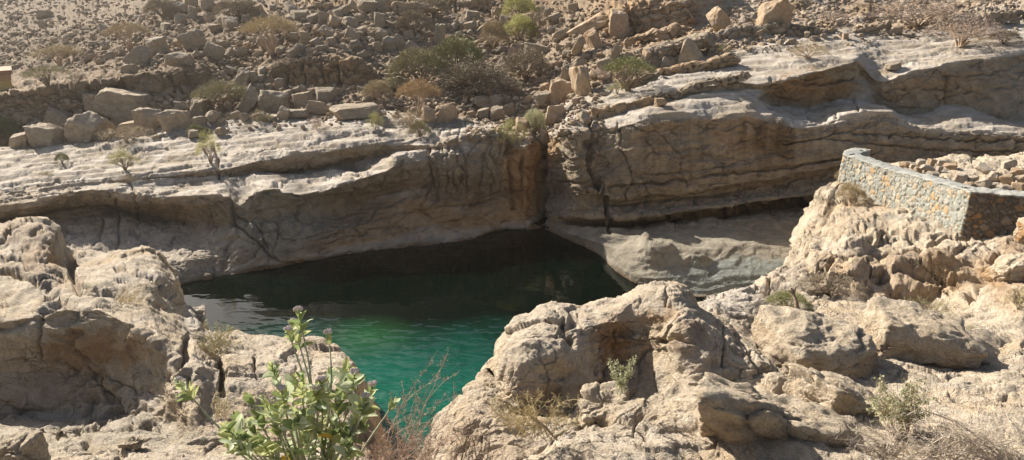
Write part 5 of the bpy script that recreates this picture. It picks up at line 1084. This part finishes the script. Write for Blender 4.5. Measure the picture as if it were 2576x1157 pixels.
SHRUBS = [
 (122, 217, 100, 44, 'umbrella', 'olive', 'flat-topped olive acacia shrub on the cliff left of the scree', 'shrub'),
 (196, 211, 42, 30, 'twig', 'brown', 'small bare shrub right of the flat-topped olive acacia', 'shrub'),
 (150, 168, 104, 46, 'umbrella', 'straw', 'hazy straw-coloured acacia above the flat-topped olive acacia', 'shrub'),
 (328, 126, 94, 60, 'umbrella', 'straw', 'pale acacia with bare stems left of the jumbled scree', 'shrub'),
 (411, 47, 76, 42, 'dome', 'brown', 'faint grey-brown shrub high above the pale acacia', 'shrub'),
 (600, 47, 98, 42, 'dome', 'brown', 'wide hazy shrub near the top of the centre-left slope', 'shrub'),
 (685, 136, 110, 84, 'umbrella', 'straw', 'feathery pale acacia beside the layered outcrop', 'shrub'),
 (565, 288, 120, 74, 'umbrella', 'olive', 'broad olive shrub between boulders behind the ledge', 'shrub'),
 (14, 349, 64, 46, 'dome', 'green', 'green shrub cut by the left edge behind the ledge', 'shrub'),
 (318, 354, 114, 34, 'tuft', 'straw', 'spreading yellow dry bush at the back of the left ledge', 'bush'),
 (315, 427, 60, 54, 'twig', 'lime', 'sparse yellow-green sapling growing from the left ledge', 'sapling'),
 (157, 412, 32, 24, 'dome', 'green', 'round dark green tuft on the left ledge', 'bush'),
 (122, 444, 30, 12, 'tuft', 'straw', 'tiny straw tuft lowest on the far left ledge', 'grass tuft'),
 (530, 410, 50, 76, 'twig', 'lime', 'bright lime sapling rising from the crack in the ledge', 'sapling'),
 (323, 459, 42, 16, 'tuft', 'straw', 'yellowish tuft below the sparse sapling', 'grass tuft'),
 (492, 339, 36, 22, 'dome', 'green', 'small olive tuft above the bright lime sapling', 'bush'),
 (652, 301, 40, 24, 'tuft', 'straw', 'straw tuft at the back edge of the middle ledge', 'grass tuft'),
 (668, 306, 42, 14, 'dome', 'olive', 'flat grey-green cushion plant next to the straw tuft on the ledge', 'bush'),
 (796, 326, 40, 31, 'tuft', 'pink', 'pinkish dry tuft on the middle of the ledge', 'bush'),
 (944, 326, 42, 40, 'tuft', 'lime', 'yellow-green weed hanging on the ledge step', 'weed'),
 (1032, 319, 84, 38, 'tuft', 'straw', 'straw bush below the orange umbrella shrub', 'bush'),
 (1057, 343, 46, 34, 'dome', 'olive', 'dark dry bush at the ledge edge under the straw bush', 'bush'),
 (1053, 290, 100, 78, 'umbrella', 'orange', 'orange-tan umbrella shrub with fanned bare stems', 'shrub'),
 (949, 249, 64, 42, 'dome', 'straw', 'straw-coloured shrub left of the orange umbrella shrub', 'shrub'),
 (993, 224, 66, 24, 'dome', 'olive', 'low tan shrub under the big olive shrub', 'shrub'),
 (1060, 210, 138, 76, 'dome', 'olive', 'big olive-brown shrub left of the greenest shrub', 'shrub'),
 (1150, 192, 126, 88, 'dome', 'green', 'greenest big shrub at the centre of the far slope', 'shrub'),
 (1200, 237, 168, 70, 'dome', 'brown', 'widest grey-brown dome shrub left of the gully', 'shrub'),
 (1241, 122, 62, 60, 'dome', 'straw', 'tan tangled shrub left of the two weeping green bushes', 'shrub'),
 (1307, 54, 80, 58, 'dome', 'lime', 'upper weeping yellow-green bush at the gully head', 'bush'),
 (1307, 104, 84, 56, 'dome', 'lime', 'lower weeping yellow-green bush at the gully head', 'bush'),
 (1040, 86, 74, 50, 'dome', 'brown', 'dark hazy shrub on the centre scree', 'shrub'),
 (1090, 37, 74, 34, 'dome', 'brown', 'dark shrub under the high outcrop', 'shrub'),
 (1324, 201, 118, 66, 'dome', 'brown', 'brown dome shrub in the middle of the gully', 'shrub'),
 (1578, 228, 108, 74, 'umbrella', 'green', 'green umbrella acacia on the rim of the right cliff', 'shrub'),
 (1553, 236, 58, 28, 'tuft', 'lime', 'yellow-green bush at the foot of the umbrella acacia', 'bush'),
 (1508, 202, 48, 32, 'twig', 'pink', 'grey-brown twiggy bush left of the umbrella acacia', 'bush'),
 (1359, 84, 44, 64, 'twig', 'brown', 'thin bare sapling right of the weeping bushes', 'sapling'),
 (1345, 338, 52, 56, 'dome', 'pale', 'pale white-flecked bush in the gully mouth', 'bush'),
 (1283, 364, 78, 58, 'tuft', 'lime', 'lime-green bush spilling over the top of the crevice', 'bush'),
 (1822, 138, 42, 26, 'tuft', 'olive', 'dry bush right of the big triangular boulder', 'bush'),
 (2308, 68, 214, 74, 'twig', 'pink', 'largest leafless pinkish shrub at the top right', 'shrub'),
 (2416, 117, 164, 74, 'twig', 'pink', 'leafless spreading shrub on the pale upper right shelf', 'shrub'),
 (2525, 109, 74, 28, 'dome', 'brown', 'low dark bush right of the leafless spreading shrub', 'bush'),
 (2033, 148, 92, 38, 'twig', 'straw', 'low straw-brown shrub on the pale shelf', 'shrub'),
 (2095, 52, 62, 22, 'twig', 'pink', 'small grey twiggy bush on the upper right slope', 'bush'),
 (2106, 455, 18, 24, 'tuft', 'straw', 'dry tuft at the rounded end of the stone wall', 'grass tuft'),
 (2140, 508, 60, 42, 'dome', 'straw', 'ghostly dry bush on the mound under the wall', 'bush'),
 (1985, 782, 96, 40, 'dome', 'green', 'low green weed around the dead stick on the near bank', 'weed'),
 (2090, 742, 140, 46, 'twig', 'brown', 'flattened brown twiggy bush at the foot of the mound', 'bush'),
 (2340, 800, 140, 36, 'tuft', 'olive', 'wide olive grass clump behind the near right boulders', 'grass tuft'),
 (2562, 780, 60, 60, 'tuft', 'green', 'green tuft at the right edge under the ochre outcrop', 'grass tuft'),
 (2440, 850, 110, 22, 'tuft', 'olive', 'sparse low weeds above the low slab boulder', 'weed'),
]
for i, (px, py, w, h, kind, colr, lab, cat) in enumerate(SHRUBS):
    g, d = ground_at(px, py - 1)
    tm, cm = SV[kind][i % len(SV[kind])]
    root = bpy.data.objects.new('tree' if False else ('shrub' if cat == 'shrub' else cat.replace(' ', '_')), None); C.objects.link(root)
    W = w / F * d * 1.28; Hh = h / F * d / CP * 1.15
    root.location = g; root.scale = (W, W * .85, Hh); root.rotation_euler.z = rz.uniform(0, 6.28)
    tag(root, lab, cat)
    a = link('trunk' if cat in ('shrub', 'sapling') else 'stems', tm, root); b = link('crown' if cat != 'grass tuft' else 'blades', cm, root)
    a.material_slots[0].link = 'OBJECT'; a.material_slots[0].material = PM['drybark'] if colr in ('orange', 'pink', 'straw') else PM['bark']
    b.material_slots[0].link = 'OBJECT'; b.material_slots[0].material = PM[colr]

# near dry bushes built stem by stem
def W3(px, py, d):
    u = -(py - CY) / F
    return np.array([(px - CX) / F * d, (CP + u * SP) * d, CAMZ + (-SP + u * CP) * d])
def brush(name, base, d, tips, mat, label, cat, seed, r0=.006, sub=14, sublen=.16, leaf=None, leafmat=None, nleaf=0, leafsz=.012, group=None):
    r = random.Random(seed); tr = TB(); lf = TB()
    for tx, ty in tips:
        b = W3(base[0] + r.uniform(-base[2], base[2]), base[1] + r.uniform(-8, 8), d + r.uniform(-.15, .15)); e = W3(tx, ty, d + r.uniform(-.35, .35))
        n = 7; ax = e - b; ln = np.linalg.norm(ax); kx = np.array([r.gauss(0, .10), r.gauss(0, .10), r.uniform(.03, .16)]) * ln
        pts = []
        for k in range(n + 1):
            f = k / n; pts.append(b + ax * f + kx * math.sin(math.pi * f) + np.array([r.gauss(0, .008) for _ in range(3)]) * (0 < k < n))
        tr.tube(pts, r0 * r.uniform(.7, 1.2), r0 * .3, 4)
        for j in range(sub):
            f = r.uniform(.25, 1.); k = min(int(f * n), n - 1); p = pts[k] + (pts[k + 1] - pts[k]) * (f * n - k)
            dr = ax / ln + np.array([r.gauss(0, .8), r.gauss(0, .8), r.gauss(.1, .6)]); dr /= np.linalg.norm(dr); l2 = sublen * r.uniform(.4, 1.1) * (1.2 - f * .6)
            q = p + dr * l2; m_ = p + dr * l2 * .5 + np.array([r.gauss(0, .012) for _ in range(3)])
            tr.tube([p, m_, q], r0 * .38, r0 * .16, 3)
            for z in range(3):
                q0 = p + (q - p) * r.uniform(.3, 1); q1 = q0 + np.array([r.gauss(0, 1) for _ in range(3)]) * sublen * .16
                tr.tube([q0, q1], r0 * .2, r0 * .1, 3)
            for z in range(nleaf):
                c = p + (q - p) * r.uniform(.2, 1.05); a = np.array([r.gauss(0, 1) for _ in range(3)]); a /= np.linalg.norm(a); s2 = np.cross(a, (r.gauss(0, 1), r.gauss(0, 1), r.gauss(0, 1))); s2 /= np.linalg.norm(s2) + 1e-6
                L2 = leafsz * r.uniform(.6, 1.4); lf.tri(c, c + a * L2 + s2 * L2 * .35, c + a * L2 - s2 * L2 * .35)
    root = bpy.data.objects.new(name, None); C.objects.link(root); b = W3(base[0], base[1], d)
    root.location = b
    tag(root, label, cat, group)
    for t_, nm, m_ in ((tr, 'stems', mat), (lf, leaf or 'leaves', leafmat)):
        if t_.n:
            t_.V = list(np.array(t_.V) - b); link(nm, t_.mesh(nm, m_, False), root)
    return root
rb = random.Random(21)
def fan(cx, cy, wx, wy, n): return [(cx + rb.uniform(-wx, wx), cy + rb.uniform(-wy, wy)) for _ in range(n)]
PM['rosy'] = simple_mat('rosy_dry_twigs', (.40, .27, .20), (.52, .38, .29), 20., .9, 0, 0, .05)
PM['palestick'] = simple_mat('bleached_twigs', (.44, .37, .29), (.58, .50, .41), 20., .9, 0, 0, .05)
PM['sage'] = simple_mat('sage_leaves', (.30, .31, .17), (.42, .42, .26), 20., .8, 0, .25, .05)
PM['goldtwig'] = simple_mat('gold_twigs', (.42, .33, .17), (.56, .46, .26), 20., .9, 0, .1, .05)
brush('dry_bush', (545, 895, 22), 11.9, fan(545, 845, 58, 36, 26), PM['goldtwig'], 'straw-green twiggy bush on the rock by the pool rim', 'bush', 31, .006, 12, .15, 'leaves', PM['sage'], 3, .022)
brush('dry_bush', (300, 772, 25), 12.8, [(rb.uniform(330, 425), rb.uniform(690, 755)) for _ in range(16)] + fan(285, 745, 22, 20, 6), PM['goldtwig'], 'yellow-green sticks leaning right in the shaded gap of the left rock', 'bush', 32, .006, 6, .14)
brush('dry_bush', (556, 1052, 16), 9.3, fan(556, 1000, 30, 24, 14), PM['goldtwig'], 'small pale straw bush left of the broad-leaved shrub', 'bush', 33, .004, 10, .09, 'leaves', PM['pale'], 2, .014)
brush('dry_bush', (1010, 1185, 60), 7.6, [(x, y) for x, y in ((1010, 960), (985, 985), (1032, 950), (1058, 968), (1090, 912), (1102, 880), (1118, 900), (1128, 880), (1140, 960), (1155, 935), (1160, 990), (1082, 1000), (1045, 1000), (1000, 1020), (975, 1040), (960, 1075), (1120, 985), (1108, 950), (1068, 1020), (1100, 1040))], PM['rosy'], 'rosy-brown thorny bush of upright twigs in front of the turquoise water', 'bush', 34, .0045, 22, .08, 'buds', PM['pink'], 2, .012)
brush('dry_bush', (1000, 1210, 130), 6.9, [(rb.uniform(860, 1210), rb.uniform(1060, 1150)) for _ in range(46)], PM['rosy'], 'dense tangle of rosy dry twigs along the bottom centre edge', 'bush', 35, .004, 16, .10, 'buds', PM['pink'], 2, .012)
brush('dry_bush', (1180, 1175, 30), 7.6, fan(1185, 1070, 60, 40, 14), PM['bark'], 'dark-stemmed leafless bush right of the rosy thorny bush', 'bush', 36, .006, 10, .13)
brush('dry_bush', (1345, 1100, 50), 8.7, fan(1350, 1020, 120, 40, 36), PM['goldtwig'], 'wide thorny straw bush in front of the hollow boulder', 'bush', 37, .005, 16, .15, 'leaves', PM['goldtwig'], 2, .016)
brush('flowering_weed', (1565, 992, 12), 9.55, [(1530, 900), (1545, 905), (1585, 912), (1598, 900), (1575, 935), (1540, 940), (1562, 950), (1592, 930)], PM['sage'], 'pale green sprig growing in the shaded hollow of the big boulder', 'weed', 38, .005, 12, .07, 'leaves', PM['pale'], 6, .035)
brush('dry_bush', (2260, 1088, 30), 9.1, fan(2262, 1000, 85, 50, 34), PM['drybark'], 'grey-green leafy bush right of the flat-topped slab boulder', 'bush', 39, .006, 14, .15, 'leaves', PM['sage'], 5, .03)
brush('dead_brushwood', (2430, 1165, 160), 8.3, [(rb.uniform(2200, 2620), rb.uniform(1040, 1150)) for _ in range(60)], PM['palestick'], 'heap of bleached dead sticks in the bottom right corner', 'brushwood', 40, .007, 8, .22)
brush('dead_brushwood', (2250, 1140, 50), 8.6, [(rb.uniform(2080, 2360), rb.uniform(1060, 1145)) for _ in range(26)], PM['palestick'], 'bleached sticks at the foot of the grey-green leafy bush', 'brushwood', 41, .006, 8, .2)
brush('dry_weeds', (2480, 1080, 110), 10, fan(2480, 1050, 120, 30, 24), PM['goldtwig'], 'thin dry weeds behind the heap of bleached sticks', 'weeds', 42, .004, 8, .1)
brush('dry_weeds', (1965, 745, 40), 16.2, fan(1965, 722, 60, 18, 16), PM['palestick'], 'wispy dry weeds on the white rock below the mound', 'weeds', 43, .006, 8, .15)
def branch(name, pts, d, r0, label, mat, forks=()):
    tb = TB(); P_ = [W3(x, y, d + k * .04) for k, (x, y) in enumerate(pts)]
    c = P_[0].copy(); tb.tube(P_, r0, r0 * .45, 7)
    for i, (x, y) in forks: tb.tube([P_[i], W3(x, y, d + .1)], r0 * .6, r0 * .3, 6)
    tb.V = list(np.array(tb.V) - c); o = link(name, tb.mesh(name, mat)); o.location = c
    return tag(o, label, 'branch')
branch('dead_branch', [(2004, 778), (2004, 760), (1996, 740), (1990, 725)], 15., .05, 'dark dead stick standing up from the green weed', PM['bark'], [(2, (2002, 722)), (2, (1984, 730))])
branch('dead_branch', [(2050, 1048), (2075, 1062), (2100, 1085), (2128, 1108)], 9.4, .022, 'thick bare branch lying against the flat-topped slab', PM['drybark'], [(1, (2090, 1110)), (2, (2080, 1050))])
branch('dead_branch', [(2036, 1076), (2065, 1098), (2095, 1108)], 9.3, .018, 'shorter bare branch crossing under the thick one', PM['drybark'], [(1, (2060, 1075))])
branch('dead_branch', [(1337, 1052), (1370, 1075), (1402, 1108)], 8.5, .018, 'brown stick sloping through the wide straw bush', PM['drybark'])
branch('pole', [(346, 66), (354, 34)], 62, .12, 'thin white pole stuck upright among the rocks of the left slope', PM['palestick'])

# ---------------------------------------------------------------- broad-leaved flowering shrub
LM = {'g': simple_mat('milkweed_leaf', (.38, .42, .16), (.50, .52, .24), 9., .55, 0, .42), 'p': simple_mat('milkweed_pale_leaf', (.50, .56, .36), (.60, .64, .45), 9., .55, 0, .4),
      'd': simple_mat('milkweed_dark_leaf', (.19, .25, .09), (.27, .33, .14), 9., .5, 0, .4), 'y': simple_mat('milkweed_yellow_leaf', (.65, .42, .05), (.75, .55, .12), 9., .5, 0, .3)}
FM = simple_mat('mauve_petals', (.56, .45, .42), (.80, .72, .66), 60., .7, 0, .15); SMt = simple_mat('milkweed_stem', (.34, .36, .22), (.46, .45, .32), 20., .7)
def leaf(tb, p, dr, up, L_, wd, fold, bend):
    dr = dr / np.linalg.norm(dr); s_ = np.cross(dr, up); s_ /= np.linalg.norm(s_) + 1e-9; u_ = np.cross(s_, dr)
    rows = []
    for k in range(7):
        f = k / 6.; wv = wd * (math.sin(math.pi * min(1, f ** .8 * .93 + .07)) ** .7) * (1 if k < 6 else .05)
        c = p + dr * L_ * f + u_ * (-bend * L_ * f * f)
        rows.append([c - s_ * wv + u_ * fold * wv, c - s_ * wv * .5 + u_ * fold * wv * .35, c, c + s_ * wv * .5 + u_ * fold * wv * .35, c + s_ * wv + u_ * fold * wv])
    tb.grid(rows)
def milkweed():
    r = random.Random(77)
    base = W3(790, 1290, 7.0)
    root = bpy.data.objects.new('flowering_shrub', None); C.objects.link(root); root.location = base
    tag(root, 'broad-leaved green shrub with mauve flower heads at the bottom left of centre', 'shrub')
    S = [(751, 781, (788, 960), 5, 1), (738, 812, (790, 990), 7, 1), (726, 832, (780, 990), 3, 1), (826, 838, (838, 960), 3, 1), (684, 914, (712, 1010), 6, 0), (624, 993, (700, 1070), 3, 0), (450, 958, (590, 1120), 6, 1), (732, 942, (740, 1060), 8, 1),
         (759, 940, (765, 1060), 7, 0), (871, 910, (850, 1040), 7, 0), (892, 938, (870, 1060), 8, 1), (937, 969, (890, 1080), 8, 1), (809, 958, (812, 1070), 9, 1), (833, 926, (825, 1050), 4, 0), (708, 980, (730, 1080), 6, 1), (659, 990, (705, 1090), 8, 1), (566, 1066, (640, 1150), 7, 0),
         (624, 1056, (680, 1150), 8, 0), (994, 1006, (925, 1110), 3, 0), (785, 1010, (790, 1120), 8, 0), (850, 1000, (845, 1110), 9, 0), (905, 1010, (880, 1120), 7, 0), (745, 1030, (760, 1140), 9, 0), (690, 1050, (720, 1150), 7, 0), (655, 1100, (700, 1180), 6, 0), (810, 1060, (812, 1170), 9, 0),
         (870, 1070, (860, 1170), 8, 0), (770, 1090, (785, 1190), 7, 0), (725, 1110, (745, 1190), 6, 0), (830, 1115, (835, 1210), 7, 0), (890, 1060, (870, 1160), 6, 0), (795, 980, (800, 1080), 8, 1), (862, 960, (850, 1060), 7, 1), (920, 1000, (890, 1100), 6, 1), (600, 1120, (680, 1190), 5, 0), (680, 1130, (720, 1200), 6, 0), (752, 1060, (760, 1160), 9, 0), (845, 1040, (840, 1150), 8, 0), (590, 1040, (650, 1140), 6, 0), (640, 1030, (690, 1130), 7, 1), (575, 1110, (650, 1180), 5, 0), (610, 1090, (670, 1170), 7, 0), (690, 1010, (715, 1100), 6, 1), (775, 1040, (780, 1150), 7, 0), (880, 1110, (870, 1190), 6, 0), (910, 1050, (890, 1140), 5, 0)]
    for i, (tx, ty, (mx, my), nl, fl) in enumerate(S):
        d = 6.6 + r.uniform(-.35, .45); tip = W3(tx, ty + 6, d); mid = W3(mx, my, 6.75 + r.uniform(-.15, .2)); b0 = base + np.array([r.uniform(-.12, .12), r.uniform(-.12, .12), 0])
        n = 10; pts = []
        for k in range(n + 1):
            f = k / n; pts.append(b0 * (1 - f) ** 2 + 2 * mid * f * (1 - f) * 1.0 + tip * f * f if False else ((b0 * (1 - f * 2) + mid * f * 2) if f < .5 else (mid * (2 - 2 * f) + tip * (2 * f - 1))))
        P_ = np.array(pts); P_ = gsmooth(P_, 1.2, 0); P_[0] = b0; P_[-1] = tip
        sb = TB(); sb.tube([p - base for p in P_], .013, .006, 6)
        st = link('stem', sb.mesh('stem', SMt), root)
        lb = {k: TB() for k in 'gpdy'}
        Lc = np.concatenate([[0], np.cumsum(np.linalg.norm(np.diff(P_, axis=0), axis=1))])
        for j in range(nl):
            s_ = Lc[-1] - .01 - j * r.uniform(.034, .048); s_ = max(s_, .1); p = np.array([np.interp(s_, Lc, P_[:, k]) for k in range(3)])
            ax = (P_[-1] - P_[-3]); ax /= np.linalg.norm(ax); a1 = np.cross(ax, (.3, 1, .1)); a1 /= np.linalg.norm(a1); a2 = np.cross(ax, a1)
            th = j * 1.57 + r.uniform(-.4, .4) + i
            for sgn in (0, math.pi):
                if j > 3 and r.random() < .12: continue
                o_ = a1 * math.cos(th + sgn) + a2 * math.sin(th + sgn)
                opn = .35 + .13 * j + r.uniform(-.1, .15)
                dr = o_ * math.sin(min(opn, 1.35)) + ax * math.cos(min(opn, 1.35))
                L_ = (.072 + .016 * min(j, 4)) * r.uniform(.8, 1.2)
                key = r.choices('gpdy', (5, 4, 3 + (ty > 1000) * 3, .02 + .1 * (j > 4)))[0]
                leaf(lb[key], p - base + o_ * .006, dr, ax + o_ * .01, L_, L_ * .29, r.uniform(.1, .9), r.uniform(-.25, .45))
        vs, qs, mi, off = [], [], [], 0
        me = None; V = []; Q = []; mi = []
        for ki, k in enumerate('gpdy'):
            if lb[k].n:
                V += lb[k].V; Q += [tuple(a + off for a in q) for q in lb[k].Q]; mi += [ki] * len(lb[k].Q); off += lb[k].n
        me = newmesh('leaves', np.array(V), Q, None, None, True)
        for k in 'gpdy': me.materials.append(LM[k])
        me.polygons.foreach_set('material_index', mi); link('leaves', me, st)
        if fl:
            vv = []; tt = []; o2 = 0; D_, T_ = ICO[2]
            cc = tip - base + np.array([0, 0, .035])
            for q in range(22):
                a = np.array([r.gauss(0, 1) for _ in range(3)]); a /= np.linalg.norm(a); a[2] = abs(a[2]) * .7; c = cc + a * .034 * r.uniform(.7, 1.15)
                vv.append(D_ * r.uniform(.007, .012) * (1 + .35 * np.sign(D_[:, :1] * D_[:, 1:2])) + c); tt.append(T_ + o2); o2 += len(D_)
            link('flower_cluster', newmesh('flower_cluster', np.concatenate(vv), None, np.concatenate(tt), FM, False), st)
if 1 not in ICO: ICO[1] = ico(1)
ICO[2] = ico(2)
milkweed()
#END_OBJ
# ================================================================ HAZE
def haze():
    m = bpy.data.materials.new('haze_air'); m.use_nodes = True; t = m.node_tree; t.nodes.clear()
    v = t.nodes.new('ShaderNodeVolumePrincipled'); v.inputs['Density'].default_value = .0004; v.inputs['Color'].default_value = (1., .95, .87, 1); v.inputs['Anisotropy'].default_value = .6
    o = t.nodes.new('ShaderNodeOutputMaterial'); t.links.new(v.outputs[0], o.inputs['Volume'])
    me = box_mesh('haze', -420, 420, -70, 520, -3.6, 140, m, .01)
    tag(link('haze', me), 'thin pale haze over the far slopes', 'haze', kind='stuff')
haze()
# ================================================================ CAMERA AND LIGHT
cd = bpy.data.cameras.new('camera'); co = bpy.data.objects.new('camera', cd); C.objects.link(co)
cd.sensor_width = 36; cd.lens = 36 * F / 2576; cd.clip_end = 2000; cd.clip_start = .1
co.location = (0, 0, CAMZ); co.rotation_euler = (math.pi / 2 - PITCH, 0, 0)
bpy.context.scene.camera = co
AZ = math.radians(-45); EL = math.radians(31)
sd = Vector((math.sin(AZ) * math.cos(EL), math.cos(AZ) * math.cos(EL), math.sin(EL)))
sl = bpy.data.lights.new('sun', 'SUN'); sl.energy = 5.; sl.angle = math.radians(.5); sl.color = (1., .93, .82)
so = bpy.data.objects.new('sun', sl); C.objects.link(so); so.rotation_euler = sd.to_track_quat('Z', 'Y').to_euler()
w = bpy.data.worlds.new('World'); bpy.context.scene.world = w; w.use_nodes = True
nt = w.node_tree; bg = nt.nodes['Background']
sk = nt.nodes.new('ShaderNodeTexSky'); sk.sky_type = 'NISHITA'; sk.sun_disc = False; sk.sun_elevation = EL; sk.sun_rotation = AZ
sk.dust_density = 2.
nt.links.new(sk.outputs[0], bg.inputs[0]); bg.inputs[1].default_value = .05
vs = bpy.context.scene.view_settings; vs.view_transform = 'Standard'; vs.look = 'None'; vs.exposure = 1.22; vs.gamma = 1
bpy.context.scene.cycles.max_bounces = 6
